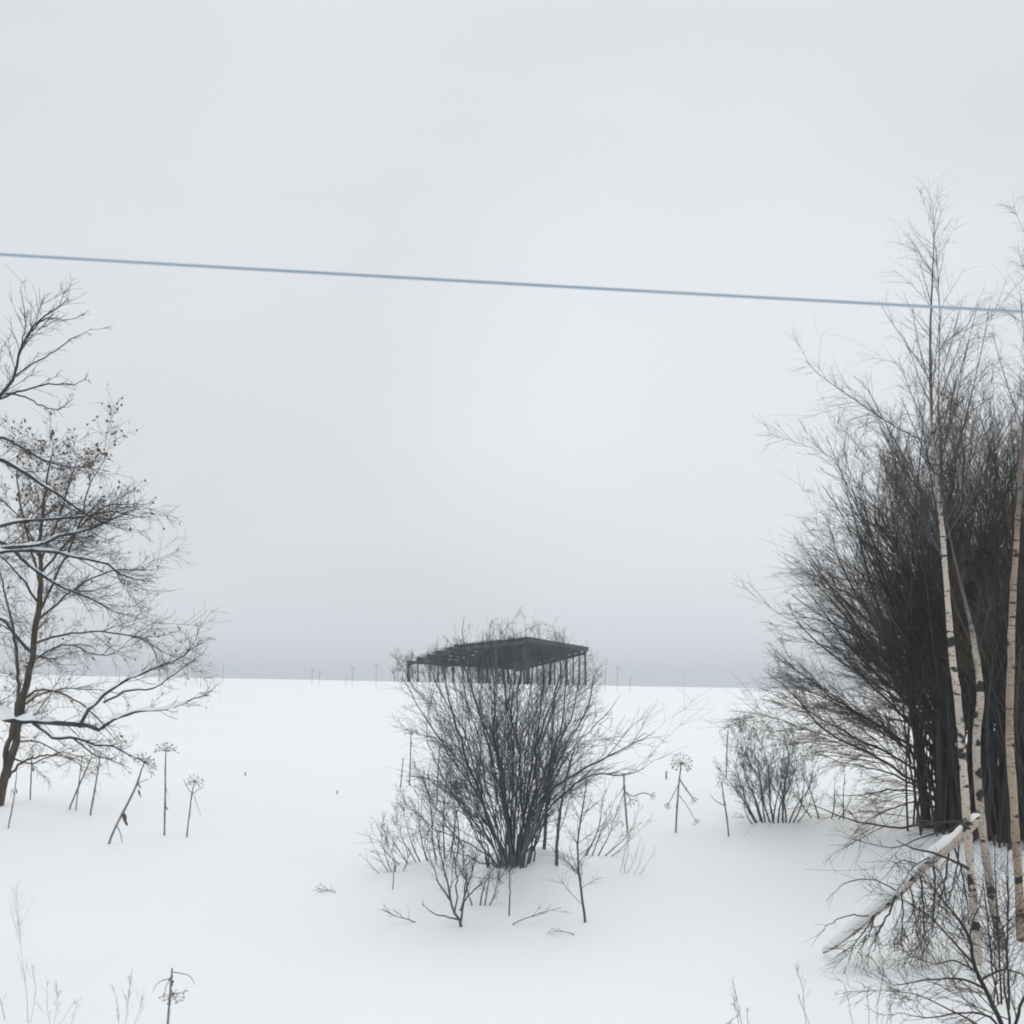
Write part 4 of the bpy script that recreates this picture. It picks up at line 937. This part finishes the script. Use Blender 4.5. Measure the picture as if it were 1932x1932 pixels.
hogweed('nearest hogweed with snapped top and hanging seed head, bottom left', 113, [(314, 1965, 5.4), (317, 1925, 5), (320, 1885, 4.6), (323, 1850, 4.4), (325, 1826, 3.6)],
        sides=[([(322, 1868, 3), (325, 1872, 2.6), (326, 1876, 2.4)], None), ([(325, 1834, 2.2), (345, 1837, 2), (360, 1843, 1.6), (368, 1858, 1)], None), ([(322, 1847, 2), (306, 1850, 1.8), (294, 1859, 1.2), (288, 1872, .8)], None), ([(321, 1848, 1.6), (313, 1862, 1.4), (311, 1880, 1)], None)],
        leaves=[(322, 1840, 20)])
hw = [o for o in bpy.data.objects if o.get('label', '').startswith('nearest hogweed')][0]
mb = Mesh(); umbel(mb, W(326, 1873, hw.location[1]), (0.15, 0, -1), 24 * hw.location[1] / F, 30, np.random.default_rng(3), 88, -0.1, 0.5); mb.build('umbel', M['umbel'], hw, stuff=True)
hogweed('hogweed with flat seed head at the left side of the big bush', 114, [(772, 1482, 3), (774, 1440, 2.8), (775, 1405, 2.4), (775, 1385, 2)], top=(15, 18, 90, .2), leaves=[(776, 1400, 9)])
hogweed('bare leaning stick just left of the big bush', 115, [(756, 1485, 3), (758, 1460, 2.6), (761, 1430, 2.2)])
hogweed('second flat-headed hogweed among the left twigs of the big bush', 116, [(824, 1520, 3), (826, 1470, 3), (828, 1430, 2.4), (829, 1412, 2)], top=(14, 16, 90, .2))
for i, (lab, pts) in enumerate((('short stub of a stalk right of the big bush, near the round seed head', [(1257, 1470, 3.6), (1257, 1455, 3.4)]), ('tiny lone stub far out in the snow left of the bush', [(636, 1498, 3), (636, 1491, 2.6)]), ('tiny brown stub in the snow, further up the left field', [(463, 1463, 3), (463, 1456, 2.6)]))):
    hogweed(lab, 120 + i, pts)
# stalks on the crest
for i, (lab, u, v0, v1, um) in enumerate((('thin dead stalk on the snow crest, leftmost on the skyline', 420, 1279, 1254, 0), ('small flat-headed weed on the crest, left of the skyline pair', 588, 1284, 1266, 5), ('low weed on the crest beside the flat-headed weed', 601, 1284, 1270, 4), ('taller weed on the crest halfway to the shed', 664, 1286, 1262, 5), ('short weed stub on the crest beside the taller weed', 652, 1286, 1272, 0), ('flat-headed weed on the crest, nearest left of the shed', 709, 1287, 1256, 6),
                                          ('thin weed with flat head on the crest, right of the shed', 1164, 1296, 1262, 6), ('weed on the crest touching the right edge of the bush', 1142, 1296, 1248, 5), ('tiny weed on the crest furthest right of the shed', 1188, 1297, 1280, 3))):
    hogweed(lab, 130 + i, [(u, v0 + 8, 0.8), (u + 1, (v0 + v1) / 2, 0.7), (u + 2, v1, 0.55)], top=(um, 8, 88, .1) if um else None)

# ---------------------------------------------------------------- pale weeds near the camera
def weeds(label, seed, u, v, rows, m='straw', l1=7, l2=3, ang=30):
    b = G(u, v); k = b[1] / F
    return shrub('dry_weed', label, 'weeds', seed, b, [(lx, ly, ln * k, w_ * k / 2 * 0.75, ox * k, 0) for lx, ly, ln, w_, ox in rows], M[m], M[m], l1, l2, 0, 0.22, 0.35, 0.4, ang, curve=0.3, t0=0.3, rmin=0.0012)
weeds('tall thin pale weed at the bottom left with a few side twigs', 141, 52, 1930, [(1, 0, 285, 2.6, 0), (5, 2, 130, 1.6, 4)], l1=12, ang=26)
weeds('pale branching weed right of the tall thin one, bottom left', 142, 95, 1940, [(14, 0, 120, 2, 0), (-12, 0, 110, 1.8, 4), (34, 0, 95, 1.6, 0), (8, 4, 70, 1.4, 30)], l1=7)
weeds('blue-grey weed stem cut by the left edge, bottom corner', 143, 14, 1925, [(-11, 0, 135, 2.8, 0)], m='umbel', l1=4)
weeds('faint feathery weed left of the nearest hogweed', 144, 232, 1945, [(9, 0, 125, 2.2, 0), (3, 0, 100, 1.6, -8), (18, 0, 95, 1.6, 10)], l1=14, ang=22)
weeds('sparse twiggy weed in the bottom edge, left of the foreground shrub', 145, 1400, 1940, [(4, 0, 110, 2, 0), (-10, 0, 80, 1.6, 0), (20, 0, 60, 1.4, 4)], m='birchtwig', l1=8, ang=36)
weeds('low twigs sprouting at the bottom edge near the twiggy weed', 146, 1345, 1945, [(-50, 0, 60, 1.8, 0), (-20, 0, 40, 1.4, 0), (45, 0, 70, 1.6, 0)], m='birchtwig', l1=6, ang=36)
weeds('thin upright weed stem just left of the foreground shrub', 147, 1522, 1945, [(4, 0, 150, 1.8, 0), (-4, 0, 90, 1.6, 12)], m='birchtwig', l1=6, ang=28)
weeds('group of fine weed stems rising before the foreground shrub', 148, 1640, 1945, [(-4, 0, 120, 1.8, 0), (6, 0, 150, 1.8, 14), (-10, 0, 110, 1.6, -24), (12, 0, 100, 1.6, 26), (2, 0, 130, 1.6, 44)], m='birchtwig', l1=7, ang=28)
# ---------------------------------------------------------------- thin winter haze over the field
hz = Mesh(); hz.box((0, -70, 2.5), (0, 510, 2.5), 620, 27)
hm = bpy.data.materials.new('winter_haze'); hm.use_nodes = True
hm.node_tree.nodes.clear()
ho = hm.node_tree.nodes.new('ShaderNodeOutputMaterial'); hv = hm.node_tree.nodes.new('ShaderNodeVolumePrincipled')
hv.inputs['Color'].default_value = (0.86, 0.93, 1.0, 1); hv.inputs['Density'].default_value = 0.0015
hm.node_tree.links.new(hv.outputs[0], ho.inputs['Volume'])
hzo = hz.build('haze', hm, None, stuff=True, smooth=False)
print('tris', sum(sum(len(p.vertices) - 2 for p in o.data.polygons) if len(o.data.polygons) < 5000 else len(o.data.polygons) * 2 for o in bpy.data.objects if o.type == 'MESH'))
